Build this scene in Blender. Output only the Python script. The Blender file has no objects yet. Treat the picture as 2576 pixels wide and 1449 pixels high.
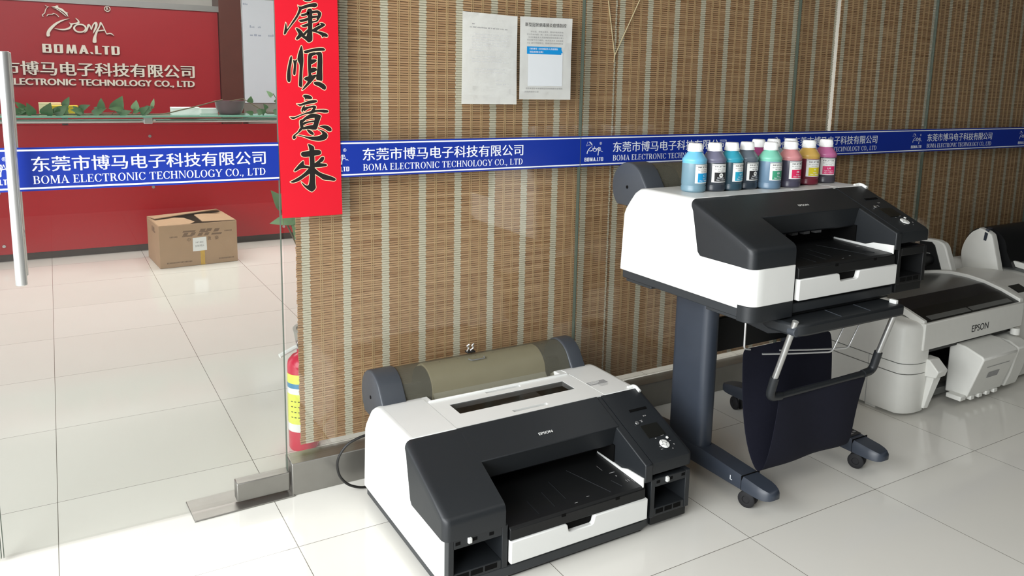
import bpy, bmesh, math, random
from mathutils import Vector, Matrix
random.seed(7)
S = bpy.context.scene
COL = S.collection
PI = math.pi

# ------------------------------------------------------------------ camera
FOC, PPY = 1965.245, 524.57
YAW, PITCH, ROLL = 0.533, -0.159, 0.020
def cam_axes():
    f = Vector((math.sin(YAW)*math.cos(PITCH), math.cos(YAW)*math.cos(PITCH), math.sin(PITCH)))
    r = Vector((math.cos(YAW), -math.sin(YAW), 0)); u = r.cross(f)
    c, s = math.cos(ROLL), math.sin(ROLL)
    return c*r+s*u, -s*r+c*u, f
_r, _u, _f = cam_axes()
cd = bpy.data.cameras.new('camera'); cam = bpy.data.objects.new('camera', cd); COL.objects.link(cam)
cam.matrix_world = Matrix(((_r.x, _u.x, -_f.x, -0.388), (_r.y, _u.y, -_f.y, -2.415), (_r.z, _u.z, -_f.z, 1.341), (0, 0, 0, 1)))
cd.sensor_fit = 'HORIZONTAL'; cd.sensor_width = 36.0; cd.lens = 36*FOC/2576
cd.shift_y = -(1449/2-PPY)/2576
cd.clip_start = 0.05; cd.clip_end = 100
S.camera = cam

# ------------------------------------------------------------------ world, lamps, exposure
S.view_settings.view_transform = 'Standard'; S.view_settings.look = 'None'
S.view_settings.gamma = 1.0; S.view_settings.use_curve_mapping = False
S.view_settings.exposure = 0.0
wd = bpy.data.worlds.new('world'); S.world = wd; wd.use_nodes = True
bg = wd.node_tree.nodes['Background']; bg.inputs[0].default_value = (0.86, 0.93, 1.0, 1); bg.inputs[1].default_value = 0.25
def area(name, loc, size, rot, power, color=(1, 1, 1)):
    l = bpy.data.lights.new(name, 'AREA'); l.shape = 'RECTANGLE'; l.size, l.size_y = size; l.energy = power; l.color = color
    o = bpy.data.objects.new(name, l); COL.objects.link(o); o.location = loc; o.rotation_euler = rot
    return o
# daylight through the open shopfront at the left end of the lobby, the lit office behind the glass, and added fill lights
area('daylight_entrance', (-2.3, -2.1, 1.75), (2.6, 3.6), (0, -PI/2, 0), 320, (0.96, 0.985, 1.0))
lc = area('lobby_ceiling_lamp', (1.1, -2.7, 3.05), (4.2, 1.2), (0, 0, 0), 25, (1, 0.99, 0.96))  # added overhead fill, lifts the floor and the printer fronts
area('office_rear_lamp', (4.2, 3.6, 2.95), (2.4, 1.2), (0, 0, 0), 110, (1, 0.99, 0.97))  # added fill, brightens the gap between the second and third blinds
area('office_ceiling_lamp', (0.1, 3.9, 2.95), (2.6, 1.6), (0, 0, 0), 100, (1, 0.98, 0.95))
area('office_window_light', (-3.0, 3.2, 1.5), (4.0, 2.2), (0, -PI/2, 0), 40, (0.96, 0.98, 1.0))  # added fill panel at the office side, no window there

# ------------------------------------------------------------------ materials
def srgb(r, g, b):
    def c(x):
        x /= 255.0
        return x/12.92 if x <= 0.04045 else ((x+0.055)/1.055)**2.4
    return (c(r), c(g), c(b), 1)
MATS = {}
def mat(name, rgb, rough=0.5, metal=0.0, var=0.05, scale=40.0, spec=0.5, bump=0.0, trans=None):
    if name in MATS: return MATS[name]
    m = bpy.data.materials.new(name); m.use_nodes = True; nt = m.node_tree; N = nt.nodes; L = nt.links
    b = N['Principled BSDF']; b.inputs['Roughness'].default_value = rough; b.inputs['Metallic'].default_value = metal
    b.inputs['Specular IOR Level'].default_value = spec
    col = srgb(*rgb)
    tc = N.new('ShaderNodeTexCoord'); no = N.new('ShaderNodeTexNoise'); no.inputs['Scale'].default_value = scale; no.inputs['Detail'].default_value = 3
    L.new(tc.outputs['Object'], no.inputs['Vector'])
    mx = N.new('ShaderNodeMix'); mx.data_type = 'RGBA'
    mx.inputs[6].default_value = tuple(c*(1-var) for c in col[:3])+(1,); mx.inputs[7].default_value = tuple(min(1, c*(1+var)) for c in col[:3])+(1,)
    L.new(no.outputs[0], mx.inputs[0]); L.new(mx.outputs[2], b.inputs['Base Color'])
    if bump:
        bp = N.new('ShaderNodeBump'); bp.inputs['Strength'].default_value = bump; bp.inputs['Distance'].default_value = 0.001
        L.new(no.outputs[0], bp.inputs['Height']); L.new(bp.outputs[0], b.inputs['Normal'])
    if trans is not None:
        out = N['Material Output']; tr = N.new('ShaderNodeBsdfTransparent'); tr.inputs[0].default_value = trans[1]
        ms = N.new('ShaderNodeMixShader'); ms.inputs[0].default_value = trans[0]
        L.new(b.outputs[0], ms.inputs[1]); L.new(tr.outputs[0], ms.inputs[2]); L.new(ms.outputs[0], out.inputs[0])
    MATS[name] = m
    return m
def glass(name, tint, haze=0.0, rough=0.0):
    m = bpy.data.materials.new(name); m.use_nodes = True; N = m.node_tree.nodes; L = m.node_tree.links
    for n in list(N): N.remove(n)
    out = N.new('ShaderNodeOutputMaterial'); tr = N.new('ShaderNodeBsdfTransparent'); tr.inputs[0].default_value = tint
    gl = N.new('ShaderNodeBsdfGlossy'); gl.inputs['Roughness'].default_value = rough
    fr = N.new('ShaderNodeFresnel'); ge = N.new('ShaderNodeNewGeometry'); mi = N.new('ShaderNodeMix')
    mi.inputs[2].default_value = 1.5; mi.inputs[3].default_value = 1/1.5
    L.new(ge.outputs['Backfacing'], mi.inputs[0]); L.new(mi.outputs[0], fr.inputs[0])
    mx = N.new('ShaderNodeMixShader'); L.new(fr.outputs[0], mx.inputs[0]); L.new(tr.outputs[0], mx.inputs[1]); L.new(gl.outputs[0], mx.inputs[2])
    if haze:
        df = N.new('ShaderNodeBsdfDiffuse'); df.inputs[0].default_value = (0.8, 0.82, 0.82, 1)
        tc = N.new('ShaderNodeTexCoord'); no = N.new('ShaderNodeTexNoise'); no.inputs['Scale'].default_value = 2.0
        L.new(tc.outputs['Object'], no.inputs['Vector'])
        ml = N.new('ShaderNodeMath'); ml.operation = 'MULTIPLY'; ml.inputs[1].default_value = haze*2; L.new(no.outputs[0], ml.inputs[0])
        m2 = N.new('ShaderNodeMixShader'); L.new(ml.outputs[0], m2.inputs[0]); L.new(mx.outputs[0], m2.inputs[1]); L.new(df.outputs[0], m2.inputs[2])
        L.new(m2.outputs[0], out.inputs[0])
    else: L.new(mx.outputs[0], out.inputs[0])
    MATS[name] = m
    return m

def tile_mat():
    m = bpy.data.materials.new('floor_tile'); m.use_nodes = True; N = m.node_tree.nodes; L = m.node_tree.links; b = N['Principled BSDF']
    tc = N.new('ShaderNodeTexCoord'); sp = N.new('ShaderNodeSeparateXYZ'); L.new(tc.outputs['Object'], sp.inputs[0])
    def M(op, a, bb=None):
        n = N.new('ShaderNodeMath'); n.operation = op
        for i, x in enumerate((a, bb)):
            if x is None: continue
            if isinstance(x, (int, float)): n.inputs[i].default_value = x
            else: L.new(x, n.inputs[i])
        return n.outputs[0]
    ds = []; ids = []
    for ax, o in ((0, -0.447), (1, -0.317)):
        q = M('DIVIDE', M('SUBTRACT', sp.outputs[ax], o), 0.6)
        fr = M('FRACT', q); ids.append(M('FLOOR', q))
        ds.append(M('MINIMUM', fr, M('SUBTRACT', 1.0, fr)))
    d = M('MINIMUM', ds[0], ds[1]); line = M('LESS_THAN', d, 0.0017)
    no = N.new('ShaderNodeTexNoise'); no.inputs['Scale'].default_value = 3.0; no.inputs['Detail'].default_value = 5; L.new(tc.outputs['Object'], no.inputs['Vector'])
    wn = N.new('ShaderNodeTexWhiteNoise'); wn.noise_dimensions = '2D'; cb = N.new('ShaderNodeCombineXYZ'); L.new(ids[0], cb.inputs[0]); L.new(ids[1], cb.inputs[1]); L.new(cb.outputs[0], wn.inputs[0])
    f = M('ADD', M('MULTIPLY', no.outputs[0], 0.5), M('MULTIPLY', wn.outputs[0], 0.5))
    mx = N.new('ShaderNodeMix'); mx.data_type = 'RGBA'; mx.inputs[6].default_value = srgb(217, 215, 207); mx.inputs[7].default_value = srgb(227, 225, 218); L.new(f, mx.inputs[0])
    m2 = N.new('ShaderNodeMix'); m2.data_type = 'RGBA'; m2.inputs[7].default_value = srgb(108, 103, 94); L.new(line, m2.inputs[0]); L.new(mx.outputs[2], m2.inputs[6])
    L.new(m2.outputs[2], b.inputs['Base Color'])
    b.inputs['Roughness'].default_value = 0.11; b.inputs['Specular IOR Level'].default_value = 0.5
    return m
def bamboo_mat(name, x0, per, c0, c1, c2):
    """slat weave: tan slats, pale painted slats where the stripes run; x0 = first stripe, per = spacing"""
    m = bpy.data.materials.new(name); m.use_nodes = True; N = m.node_tree.nodes; L = m.node_tree.links; b = N['Principled BSDF']
    b.inputs['Roughness'].default_value = 0.6; b.inputs['Specular IOR Level'].default_value = 0.25
    tc = N.new('ShaderNodeTexCoord'); sp = N.new('ShaderNodeSeparateXYZ'); L.new(tc.outputs['Object'], sp.inputs[0])
    def M(op, a, bb=None):
        n = N.new('ShaderNodeMath'); n.operation = op
        for i, x in enumerate((a, bb)):
            if x is None: continue
            if isinstance(x, (int, float)): n.inputs[i].default_value = x
            else: L.new(x, n.inputs[i])
        return n.outputs[0]
    zi = M('FLOOR', M('DIVIDE', sp.outputs[2], 0.008))
    wob = M('MULTIPLY', M('SUBTRACT', M('FRACT', M('MULTIPLY', zi, 0.5)), 0.25), 0.004)
    q = M('DIVIDE', M('SUBTRACT', M('ADD', sp.outputs[0], wob), x0-per/2), per)
    d = M('ABSOLUTE', M('MULTIPLY', M('SUBTRACT', M('FRACT', q), 0.5), per))
    pale = M('LESS_THAN', d, 0.0135)
    mp = N.new('ShaderNodeMapping'); mp.inputs['Scale'].default_value = (3.0, 1.0, 160.0); L.new(tc.outputs['Object'], mp.inputs[0])
    no = N.new('ShaderNodeTexNoise'); no.inputs['Scale'].default_value = 1.0; no.inputs['Detail'].default_value = 4; L.new(mp.outputs[0], no.inputs['Vector'])
    cr = N.new('ShaderNodeValToRGB'); cr.color_ramp.elements[0].position = 0.3; cr.color_ramp.elements[1].position = 0.72
    cr.color_ramp.elements[0].color = srgb(*c0); cr.color_ramp.elements[1].color = srgb(*c1); L.new(no.outputs[0], cr.inputs[0])
    mx = N.new('ShaderNodeMix'); mx.data_type = 'RGBA'; mx.inputs[7].default_value = srgb(*c2); L.new(pale, mx.inputs[0]); L.new(cr.outputs[0], mx.inputs[6])
    L.new(mx.outputs[2], b.inputs['Base Color'])
    return m
def card_mat():
    m = mat('cardboard', (176, 146, 116), 0.8, 0, 0.08, 12, 0.2)
    return m

WHITE = mat('white_plastic', (226, 227, 224), 0.32, 0, 0.015, 20)
WHITE2 = mat('pale_grey_plastic', (222, 222, 216), 0.4, 0, 0.03, 30)
BLACK = mat('black_plastic', (32, 35, 38), 0.45, 0, 0.1, 300, 0.45, 0.15)
BLACK2 = mat('deep_black_plastic', (20, 21, 22), 0.45, 0, 0.1, 60, 0.35)
PLINTH = mat('plinth_grey_plastic', (48, 51, 54), 0.42, 0, 0.06, 120, 0.4)
DARKGREY = mat('dark_grey_plastic', (62, 66, 72), 0.4, 0, 0.06, 120, 0.4)
GAP = mat('gap_black', (10, 10, 10), 0.8, 0, 0.1, 20, 0.1)
STEEL = mat('brushed_steel', (146, 144, 139), 0.36, 0.85, 0.12, 14, 0.5, 0.1)
CHROME = mat('polished_steel', (222, 223, 222), 0.3, 0.8, 0.03, 10)
ALU = mat('satin_aluminium', (190, 191, 190), 0.28, 0.85, 0.04, 30)
GUNMETAL = mat('gunmetal_paint', (50, 56, 66), 0.42, 0.0, 0.12, 18, 0.5)
RED = mat('red_laminate', (178, 26, 36), 0.3, 0, 0.03, 4)
RED2 = mat('red_wall_paint', (150, 30, 38), 0.35, 0, 0.05, 4)
SIGNW = mat('sign_letter_silver', (214, 209, 196), 0.35, 0.1, 0.03, 30)
BLUE = mat('decal_blue', (20, 48, 146), 0.35, 0, 0.03, 10)
DWHITE = mat('decal_white', (236, 240, 245), 0.4, 0, 0.02, 10)
BANNER = mat('banner_red', (208, 11, 36), 0.45, 0, 0.06, 6)
INK = mat('calligraphy_black', (20, 16, 14), 0.5, 0, 0.15, 60)
CREAM = mat('calligraphy_cream', (236, 205, 170), 0.5, 0, 0.05, 60)
PAPER = mat('paper_white', (236, 237, 234), 0.7, 0, 0.02, 8, 0.2)
PRINTG = mat('print_grey', (150, 150, 150), 0.7, 0, 0.3, 200)
PRINTK = mat('print_black', (40, 40, 42), 0.6, 0, 0.2, 200)
PRINTL = mat('print_light', (205, 206, 207), 0.7, 0, 0.1, 200)
PBLUE = mat('print_blue', (0, 134, 200), 0.6, 0, 0.05, 20)
GREYPANEL = mat('print_panel', (212, 216, 219), 0.6, 0, 0.02, 20)
THREAD = mat('blind_thread', (188, 160, 118), 0.8, 0, 0.15, 300)
CORD = mat('blind_cord', (222, 204, 164), 0.8, 0, 0.1, 100)
GLASS = glass('clear_glass', (0.95, 0.958, 0.95, 1), 0.004)
GEDGE = mat('glass_edge_green', (82, 92, 82), 0.55, 0, 0.1, 20, 0.2)
SHELFG = mat('shelf_glass', (126, 186, 164), 0.1, 0, 0.06, 6, 0.6, 0, (0.3, (0.8, 0.95, 0.9, 1)))
SMOKE = mat('smoked_cover', (120, 118, 106), 0.3, 0, 0.1, 30, 0.4, 0, (0.70, (0.88, 0.87, 0.82, 1)))
WINDOWD = mat('smoked_window', (30, 31, 30), 0.12, 0, 0.06, 30, 0.5, 0, (0.7, (0.75, 0.75, 0.75, 1)))
LIDDARK = mat('dark_lid_window', (27, 27, 24), 0.3, 0, 0.1, 8, 0.25)
LIDGREY = mat('grey_lid', (112, 114, 112), 0.3, 0.2, 0.08, 10)
ROLL = mat('cream_paper_roll', (218, 210, 182), 0.7, 0, 0.03, 30)
FABRIC = mat('navy_black_cloth', (24, 25, 37), 0.85, 0, 0.15, 90, 0.2, 0.2)
CARD = card_mat()
CARDIN = mat('cardboard_dark_print', (128, 104, 84), 0.8, 0, 0.12, 60, 0.2)
TAPEY = mat('amber_parcel_tape', (205, 164, 66), 0.25, 0, 0.15, 40)
WOOD = mat('dark_brown_column', (86, 46, 38), 0.35, 0, 0.12, 8)
BOARD = mat('whiteboard_grey', (196, 201, 208), 0.3, 0, 0.02, 3)
WALLW = mat('wall_plaster', (214, 212, 206), 0.7, 0, 0.03, 5, 0.2)
WALLG = mat('lobby_wall_grey', (52, 51, 49), 0.7, 0, 0.05, 4, 0.2)
WALLD = mat('lobby_end_wall', (44, 42, 38), 0.7, 0, 0.06, 4, 0.2)
KICKB = mat('counter_plinth', (74, 62, 56), 0.5, 0, 0.2, 10)
LEAF = mat('pothos_leaf', (72, 104, 66), 0.45, 0, 0.35, 30)
LEAF2 = mat('pale_green_leaf', (126, 160, 118), 0.45, 0, 0.25, 30)
STEM = mat('plant_stem', (96, 84, 62), 0.7, 0, 0.25, 60)
POT = mat('pot_purple_grey', (112, 76, 86), 0.3, 0, 0.1, 20)
YELLOW = mat('box_yellow', (214, 178, 44), 0.5, 0, 0.08, 30)
FIRE = mat('extinguisher_red', (206, 32, 66), 0.25, 0, 0.05, 10)
FLABEL = mat('extinguisher_label_yellow', (232, 236, 96), 0.4, 0, 0.05, 40)
FBLUE = mat('extinguisher_label_blue', (70, 140, 180), 0.4, 0, 0.1, 40)
CAPW = mat('bottle_cap_white', (238, 239, 238), 0.4, 0, 0.02, 30)
RUBBER = mat('black_rubber', (34, 34, 36), 0.7, 0, 0.15, 60, 0.3)
CABLE = mat('cable_black', (26, 25, 24), 0.5, 0, 0.1, 60)

# ------------------------------------------------------------------ mesh helpers
def new_bm(): return bmesh.new()
def obj(name, bm, m, parent=None, bevel=0.0, smooth=None, seg=2):
    bmesh.ops.recalc_face_normals(bm, faces=bm.faces[:])
    me = bpy.data.meshes.new(name); bm.to_mesh(me); bm.free(); me.materials.append(m)
    o = bpy.data.objects.new(name, me); COL.objects.link(o)
    if parent is not None: o.parent = parent
    if bevel:
        md = o.modifiers.new('bevel', 'BEVEL'); md.width = bevel; md.segments = seg; md.limit_method = 'ANGLE'; md.angle_limit = math.radians(35)
    if smooth is not None or bevel:
        for p in me.polygons: p.use_smooth = True
        me.set_sharp_from_angle(angle=math.radians(smooth if smooth else 28))
    return o
def flat(name, bm, m, parent=None):
    """prints: keep the winding as given"""
    me = bpy.data.meshes.new(name); bm.to_mesh(me); bm.free(); me.materials.append(m)
    o = bpy.data.objects.new(name, me); COL.objects.link(o)
    if parent is not None: o.parent = parent
    return o
def thing(name, label, cat, loc=(0, 0, 0), rz=0.0, group=None):
    o = bpy.data.objects.new(name, None); o.empty_display_size = 0.05; COL.objects.link(o); o.location = loc; o.rotation_euler = (0, 0, rz)
    return tag(o, label, cat, group)
def tag(o, label, cat, group=None):
    o['label'] = label; o['category'] = cat
    if group: o['group'] = group
    return o
def struct(o): o['kind'] = 'structure'; return o
def box(bm, a, b):
    x0, y0, z0 = a; x1, y1, z1 = b
    v = [bm.verts.new(p) for p in ((x0, y0, z0), (x1, y0, z0), (x1, y1, z0), (x0, y1, z0), (x0, y0, z1), (x1, y0, z1), (x1, y1, z1), (x0, y1, z1))]
    for f in ((0, 3, 2, 1), (4, 5, 6, 7), (0, 1, 5, 4), (1, 2, 6, 5), (2, 3, 7, 6), (3, 0, 4, 7)): bm.faces.new([v[i] for i in f])
    return bm
def boxo(name, a, b, m, parent=None, bevel=0.0): return obj(name, box(new_bm(), a, b), m, parent, bevel)
def loft(bm, rings, cap=True, closed=True):
    R = [[bm.verts.new(p) for p in r] for r in rings]; n = len(R[0])
    for a, b in zip(R, R[1:]):
        for i in range(n if closed else n-1):
            j = (i+1) % n
            bm.faces.new((a[i], a[j], b[j], b[i]))
    if cap: bm.faces.new(R[0][::-1]); bm.faces.new(R[-1])
    return bm
def prism_x(bm, poly, x0, x1): return loft(bm, [[(x, p[0], p[1]) for p in poly] for x in (x0, x1)])
def prism_y(bm, poly, y0, y1): return loft(bm, [[(p[0], y, p[1]) for p in poly] for y in (y0, y1)])
def prism_z(bm, poly, z0, z1): return loft(bm, [[(p[0], p[1], z) for p in poly] for z in (z0, z1)])
def rprism_x(bm, poly, x0, x1, r0=0.0, r1=0.0, n=5):
    """prism along x whose ends are rounded; poly rows (y, z, dy, dz) give each corner's inset direction"""
    sl = []
    if r0:
        for k in range(n): t = k/n*PI/2; sl.append((x0+r0*(1-math.cos(t)), r0*(1-math.sin(t))))
    sl.append((x0+r0, 0.0)); sl.append((x1-r1, 0.0))
    if r1:
        for k in range(n-1, -1, -1): t = k/n*PI/2; sl.append((x1-r1*(1-math.cos(t)), r1*(1-math.sin(t))))
    return loft(bm, [[(x, p[0]+p[2]*f, p[1]+p[3]*f) for p in poly] for x, f in sl])
def tube(bm, pts, r, n=10, cap=True):
    pts = [Vector(p) for p in pts]; rings = []; up = None
    rr = r if isinstance(r, (list, tuple)) else [r]*len(pts)
    for i, p in enumerate(pts):
        t = (pts[min(i+1, len(pts)-1)]-pts[max(i-1, 0)]).normalized()
        if up is None: up = t.orthogonal().normalized()
        up = (up-t*up.dot(t)).normalized(); s = t.cross(up)
        rings.append([p+rr[i]*(math.cos(2*PI*k/n)*up+math.sin(2*PI*k/n)*s) for k in range(n)])
    return loft(bm, rings, cap)
def bend(pts, r=0.02, n=5):
    """rounds the corners of a polyline"""
    pts = [Vector(p) for p in pts]; out = [pts[0]]
    for a, b, c in zip(pts, pts[1:], pts[2:]):
        d0 = (a-b); d1 = (c-b); q = min(r, d0.length*0.45, d1.length*0.45); p0 = b+d0.normalized()*q; p1 = b+d1.normalized()*q
        for k in range(n+1):
            t = k/n; out.append((1-t)**2*p0+2*t*(1-t)*b+t*t*p1)
    return out+[pts[-1]]
def lathe(bm, prof, c=(0, 0, 0), n=28, axis='z'):
    rings = []
    for r, h in prof:
        ring = []
        for k in range(n):
            a = 2*PI*k/n; x, y = r*math.cos(a), r*math.sin(a)
            p = (x, y, h) if axis == 'z' else ((h, x, y) if axis == 'x' else (x, h, y))
            ring.append((p[0]+c[0], p[1]+c[1], p[2]+c[2]))
        rings.append(ring)
    return loft(bm, rings)
def cyl(bm, c, r, h0, h1, axis='z', n=20): return lathe(bm, [(r, h0), (r, h1)], c, n, axis)
def smooth_poly(p, n=3):
    out = []; L = len(p)
    for i in range(L):
        p0, p1, p2, p3 = p[i-1], p[i], p[(i+1) % L], p[(i+2) % L]
        for k in range(n):
            t = k/n
            out.append(tuple(0.5*((2*p1[j])+(-p0[j]+p2[j])*t+(2*p0[j]-5*p1[j]+4*p2[j]-p3[j])*t*t+(-p0[j]+3*p1[j]-3*p2[j]+p3[j])*t**3) for j in (0, 1)))
    return out
def grow(p, d):
    A = sum(p[i-1][0]*p[i][1]-p[i][0]*p[i-1][1] for i in range(len(p)))
    s = 1 if A > 0 else -1; out = []
    for i in range(len(p)):
        a, b, c = p[i-1], p[i], p[(i+1) % len(p)]
        def nn(u, v):
            dx, dy = v[0]-u[0], v[1]-u[1]; l = math.hypot(dx, dy) or 1
            return s*dy/l, -s*dx/l
        n1, n2 = nn(a, b), nn(b, c); x, y = n1[0]+n2[0], n1[1]+n2[1]; l = math.hypot(x, y) or 1
        k = d/max(0.5, l/2)
        out.append((b[0]+x/l*k, b[1]+y/l*k))
    return out
def polys_to(bm, polys, fn):
    k = 0
    for p in polys:
        A = sum(p[i-1][0]*p[i][1]-p[i][0]*p[i-1][1] for i in range(len(p)))
        q = p if A > 0 else p[::-1]
        f = bm.faces.new([bm.verts.new(fn(*c)) for c in q]); f.normal_update(); k += 1
        d = f.normal*(2.5e-5*(k % 7))           # overlapping strokes lie one over the other
        for v in f.verts: v.co += d
    return bm
def ring_polys(cx, cy, rx, ry, tx, ty, a0, a1, n=16):
    out = []
    for k in range(n):
        t0, t1 = math.radians(a0+(a1-a0)*k/n), math.radians(a0+(a1-a0)*(k+1)/n)
        out.append([(cx+rx*math.cos(t0), cy+ry*math.sin(t0)), (cx+rx*math.cos(t1), cy+ry*math.sin(t1)),
                    (cx+(rx-tx)*math.cos(t1), cy+(ry-ty)*math.sin(t1)), (cx+(rx-tx)*math.cos(t0), cy+(ry-ty)*math.sin(t0))])
    return out
def rect(x0, y0, x1, y1): return [(x0, y0), (x1, y0), (x1, y1), (x0, y1)]

# ------------------------------------------------------------------ lettering
_tc = {}
def text_polys(s, off=0.0):
    """outline faces of a line of text, normalised to its own box"""
    if (s, off) in _tc: return _tc[(s, off)]
    c = bpy.data.curves.new('lettering', 'FONT'); c.body = s; c.size = 1.0; c.offset = off; c.resolution_u = 3
    o = bpy.data.objects.new('lettering', c); COL.objects.link(o); bpy.context.view_layer.update()
    me = bpy.data.meshes.new_from_object(o.evaluated_get(bpy.context.evaluated_depsgraph_get()))
    V = [(v.co.x, v.co.y) for v in me.vertices]; F = [list(p.vertices) for p in me.polygons]
    bpy.data.objects.remove(o); bpy.data.curves.remove(c); bpy.data.meshes.remove(me)
    x0, x1 = min(v[0] for v in V), max(v[0] for v in V); y0, y1 = min(v[1] for v in V), max(v[1] for v in V)
    V = [((x-x0)/(x1-x0), (y-y0)/(y1-y0)) for x, y in V]
    _tc[(s, off)] = (V, F, (x1-x0)/(y1-y0)); return _tc[(s, off)]
def put_text(bm, s, x0, y0, w, h, fn, off=0.0):
    V, F, asp = text_polys(s)
    if w is None: w = h*asp
    for k, dx in enumerate((0.0,) if not off else (0.0, -off*1.2*h, off*1.2*h)):   # bold: the line set three times side by side
        vs = [bm.verts.new(fn(x0+x*w+dx, y0+y*h)) for x, y in V]; fs = []
        for f in F:
            try: fs.append(bm.faces.new([vs[i] for i in f]))
            except ValueError: pass
        n = Vector((0, 0, 0))
        for f in fs: f.normal_update(); n += f.normal*f.calc_area()
        if k and n.length:
            n.normalize()
            for v in vs: v.co += n*(3e-5*k)
    return bm
def solidify(bm, vec):
    r = bmesh.ops.extrude_face_region(bm, geom=bm.faces[:])
    bmesh.ops.translate(bm, verts=[v for v in r['geom'] if isinstance(v, bmesh.types.BMVert)], vec=vec)
    return bm
def serif(s):
    """roman capitals: list of polygons, cap height 1, and the width of the line"""
    T, t = 0.15, 0.05
    def foot(x0, x1, y): return rect(x0-0.07, y, x1+0.07, y+t)
    def stem(x, w=T): return [rect(x, 0, x+w, 1), foot(x, x+w, 0), foot(x, x+w, 1-t)]
    def bar(x0, x1, y): return [rect(x0, y, x1, y+t)]
    G = {
     'B': (0.72, stem(.1)+bar(.1, .38, .95)+bar(.1, .38, .49)+bar(.1, .42, 0)+ring_polys(.38, .745, .25, .255, .14, t, -90, 90, 10)+ring_polys(.40, .27, .29, .27, .15, t, -90, 90, 10)),
     'O': (0.84, ring_polys(.42, .5, .39, .52, .15, .045, 0, 360, 26)),
     'M': (1.0, stem(.1, .06)+stem(.78)+[[(.1, 1), (.26, 1), (.53, .2), (.46, 0)], [(.46, 0), (.53, .12), (.84, 1), (.78, 1)], rect(.03, .95, .25, 1)]),
     'A': (0.82, [[(.1, 0), (.16, 0), (.44, .93), (.40, 1)], [(.38, 1), (.46, 1), (.78, 0), (.60, 0)], rect(.22, .32, .6, .37), foot(.1, .16, 0), foot(.6, .78, 0)]),
     'E': (0.68, stem(.1)+bar(.1, .6, .95)+bar(.1, .48, .49)+bar(.1, .62, 0)+[rect(.57, .78, .61, 1), rect(.46, .38, .49, .64), [(.58, 0), (.64, 0), (.66, .25), (.62, .25)]]),
     'L': (0.66, stem(.1)+bar(.1, .6, 0)+[[(.57, 0), (.62, 0), (.64, .28), (.6, .28)]]),
     'C': (0.76, ring_polys(.42, .5, .39, .52, .15, .045, 38, 322, 22)+[rect(.68, .7, .72, 1), [(.66, .2), (.72, .24), (.74, .30), (.7, .30)]]),
     'T': (0.74, stem(.3)+bar(.03, .72, .95)+[rect(.03, .74, .07, 1), rect(.68, .74, .72, 1)]),
     'R': (0.8, stem(.1)+bar(.1, .4, .95)+bar(.1, .4, .48)+ring_polys(.38, .74, .26, .26, .15, t, -90, 90, 10)+[[(.36, .5), (.52, .5), (.74, 0), (.58, 0)], rect(.58, 0, .8, .045)]),
     'N': (0.86, stem(.1, .06)+[rect(.72, 0, .78, 1), foot(.72, .78, .95), [(.08, 1), (.26, 1), (.78, 0), (.7, 0)]]),
     'I': (0.36, stem(.1)),
     'H': (0.86, stem(.1)+stem(.6)+bar(.2, .65, .49)),
     'G': (0.84, ring_polys(.42, .5, .39, .52, .15, .045, 38, 330, 22)+[rect(.68, .7, .72, 1), rect(.62, .03, .76, .42), rect(.52, .38, .84, .43)]),
     'Y': (0.78, [rect(.32, 0, .47, .48), foot(.32, .47, 0), [(.04, 1), (.2, 1), (.44, .45), (.33, .42)], [(.68, 1), (.74, 1), (.46, .42), (.40, .48)], rect(0, .95, .26, 1), rect(.6, .95, .82, 1)]),
     'D': (0.82, stem(.1)+bar(.1, .4, .95)+bar(.1, .4, 0)+ring_polys(.36, .5, .4, .5, .15, t, -90, 90, 14)),
     '.': (0.24, [rect(.05, 0, .18, .14)]), ',': (0.26, [rect(.05, 0, .18, .14), [(.1, 0), (.18, 0), (.08, -.2), (.04, -.17)]]), ' ': (0.3, [])}
    x = 0; P = []
    for ch in s:
        w, g = G[ch]; P += [[(px+x, py) for px, py in p] for p in g]; x += w+0.05
    return P, x-0.05
HORSE = [
 [(270,100),(283,100),(336,130),(362,130),(362,140),(330,146),(300,190),(275,245),(262,296),(214,338),(206,352),(222,376),(206,388),(186,352),(192,334),(248,284),(258,238),(282,186),(318,136)],
 [(290,366),(312,330),(338,316),(428,305),(440,285),(455,283),(512,300),(552,330),(580,366),(570,376),(540,340),(505,312),(456,298),(436,322),(340,330),(302,372)],
 [(415,125),(500,110),(545,88),(588,100),(570,130),(640,150),(690,180),(730,225),(806,265),(780,270),(800,355),(770,330),(700,250),(600,190),(500,145)],
 [(430,142),(520,165),(600,205),(700,284),(756,345),(742,345),(690,302),(600,230),(510,172)],
 [(830,400),(760,425),(640,480),(520,560),(420,660),(360,740),(335,800),(342,840),(318,866),(280,872),(258,850),(262,780),(300,700),(380,610),(480,525),(600,460),(720,420)],
 [(450,662),(560,668),(680,662),(760,638),(815,600),(838,555),(805,498),(850,515),(930,505),(1000,485),(1018,450),(962,378),(1020,408),(1062,470),(1045,508),(980,530),(890,545),(868,600),(820,660),(740,690),(640,702),(540,690)],
 [(1145,745),(1205,680),(1228,600),(1238,540),(1265,518),(1300,520),(1322,560),(1330,610),(1350,560),(1390,490),(1440,450),(1485,470),(1492,540),(1450,640),(1365,760),(1395,650),(1430,560),(1425,500),(1390,545),(1350,640),(1328,665),(1305,610),(1288,560),(1262,620),(1225,700)],
 [(1550,460),(1592,458),(1565,540),(1505,660),(1465,760),(1442,850),(1440,960),(1420,985),(1375,990),(1345,965),(1358,880),(1400,780),(1452,670),(1525,550)],
 [(1582,460),(1605,480),(1645,570),(1690,690),(1715,732),(1785,712),(1845,735),(1888,790),(1840,762),(1790,742),(1712,758),(1685,735),(1645,640),(1600,540),(1565,478)],
 [(1490,668),(1640,640),(1655,662),(1490,692)]]
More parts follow.
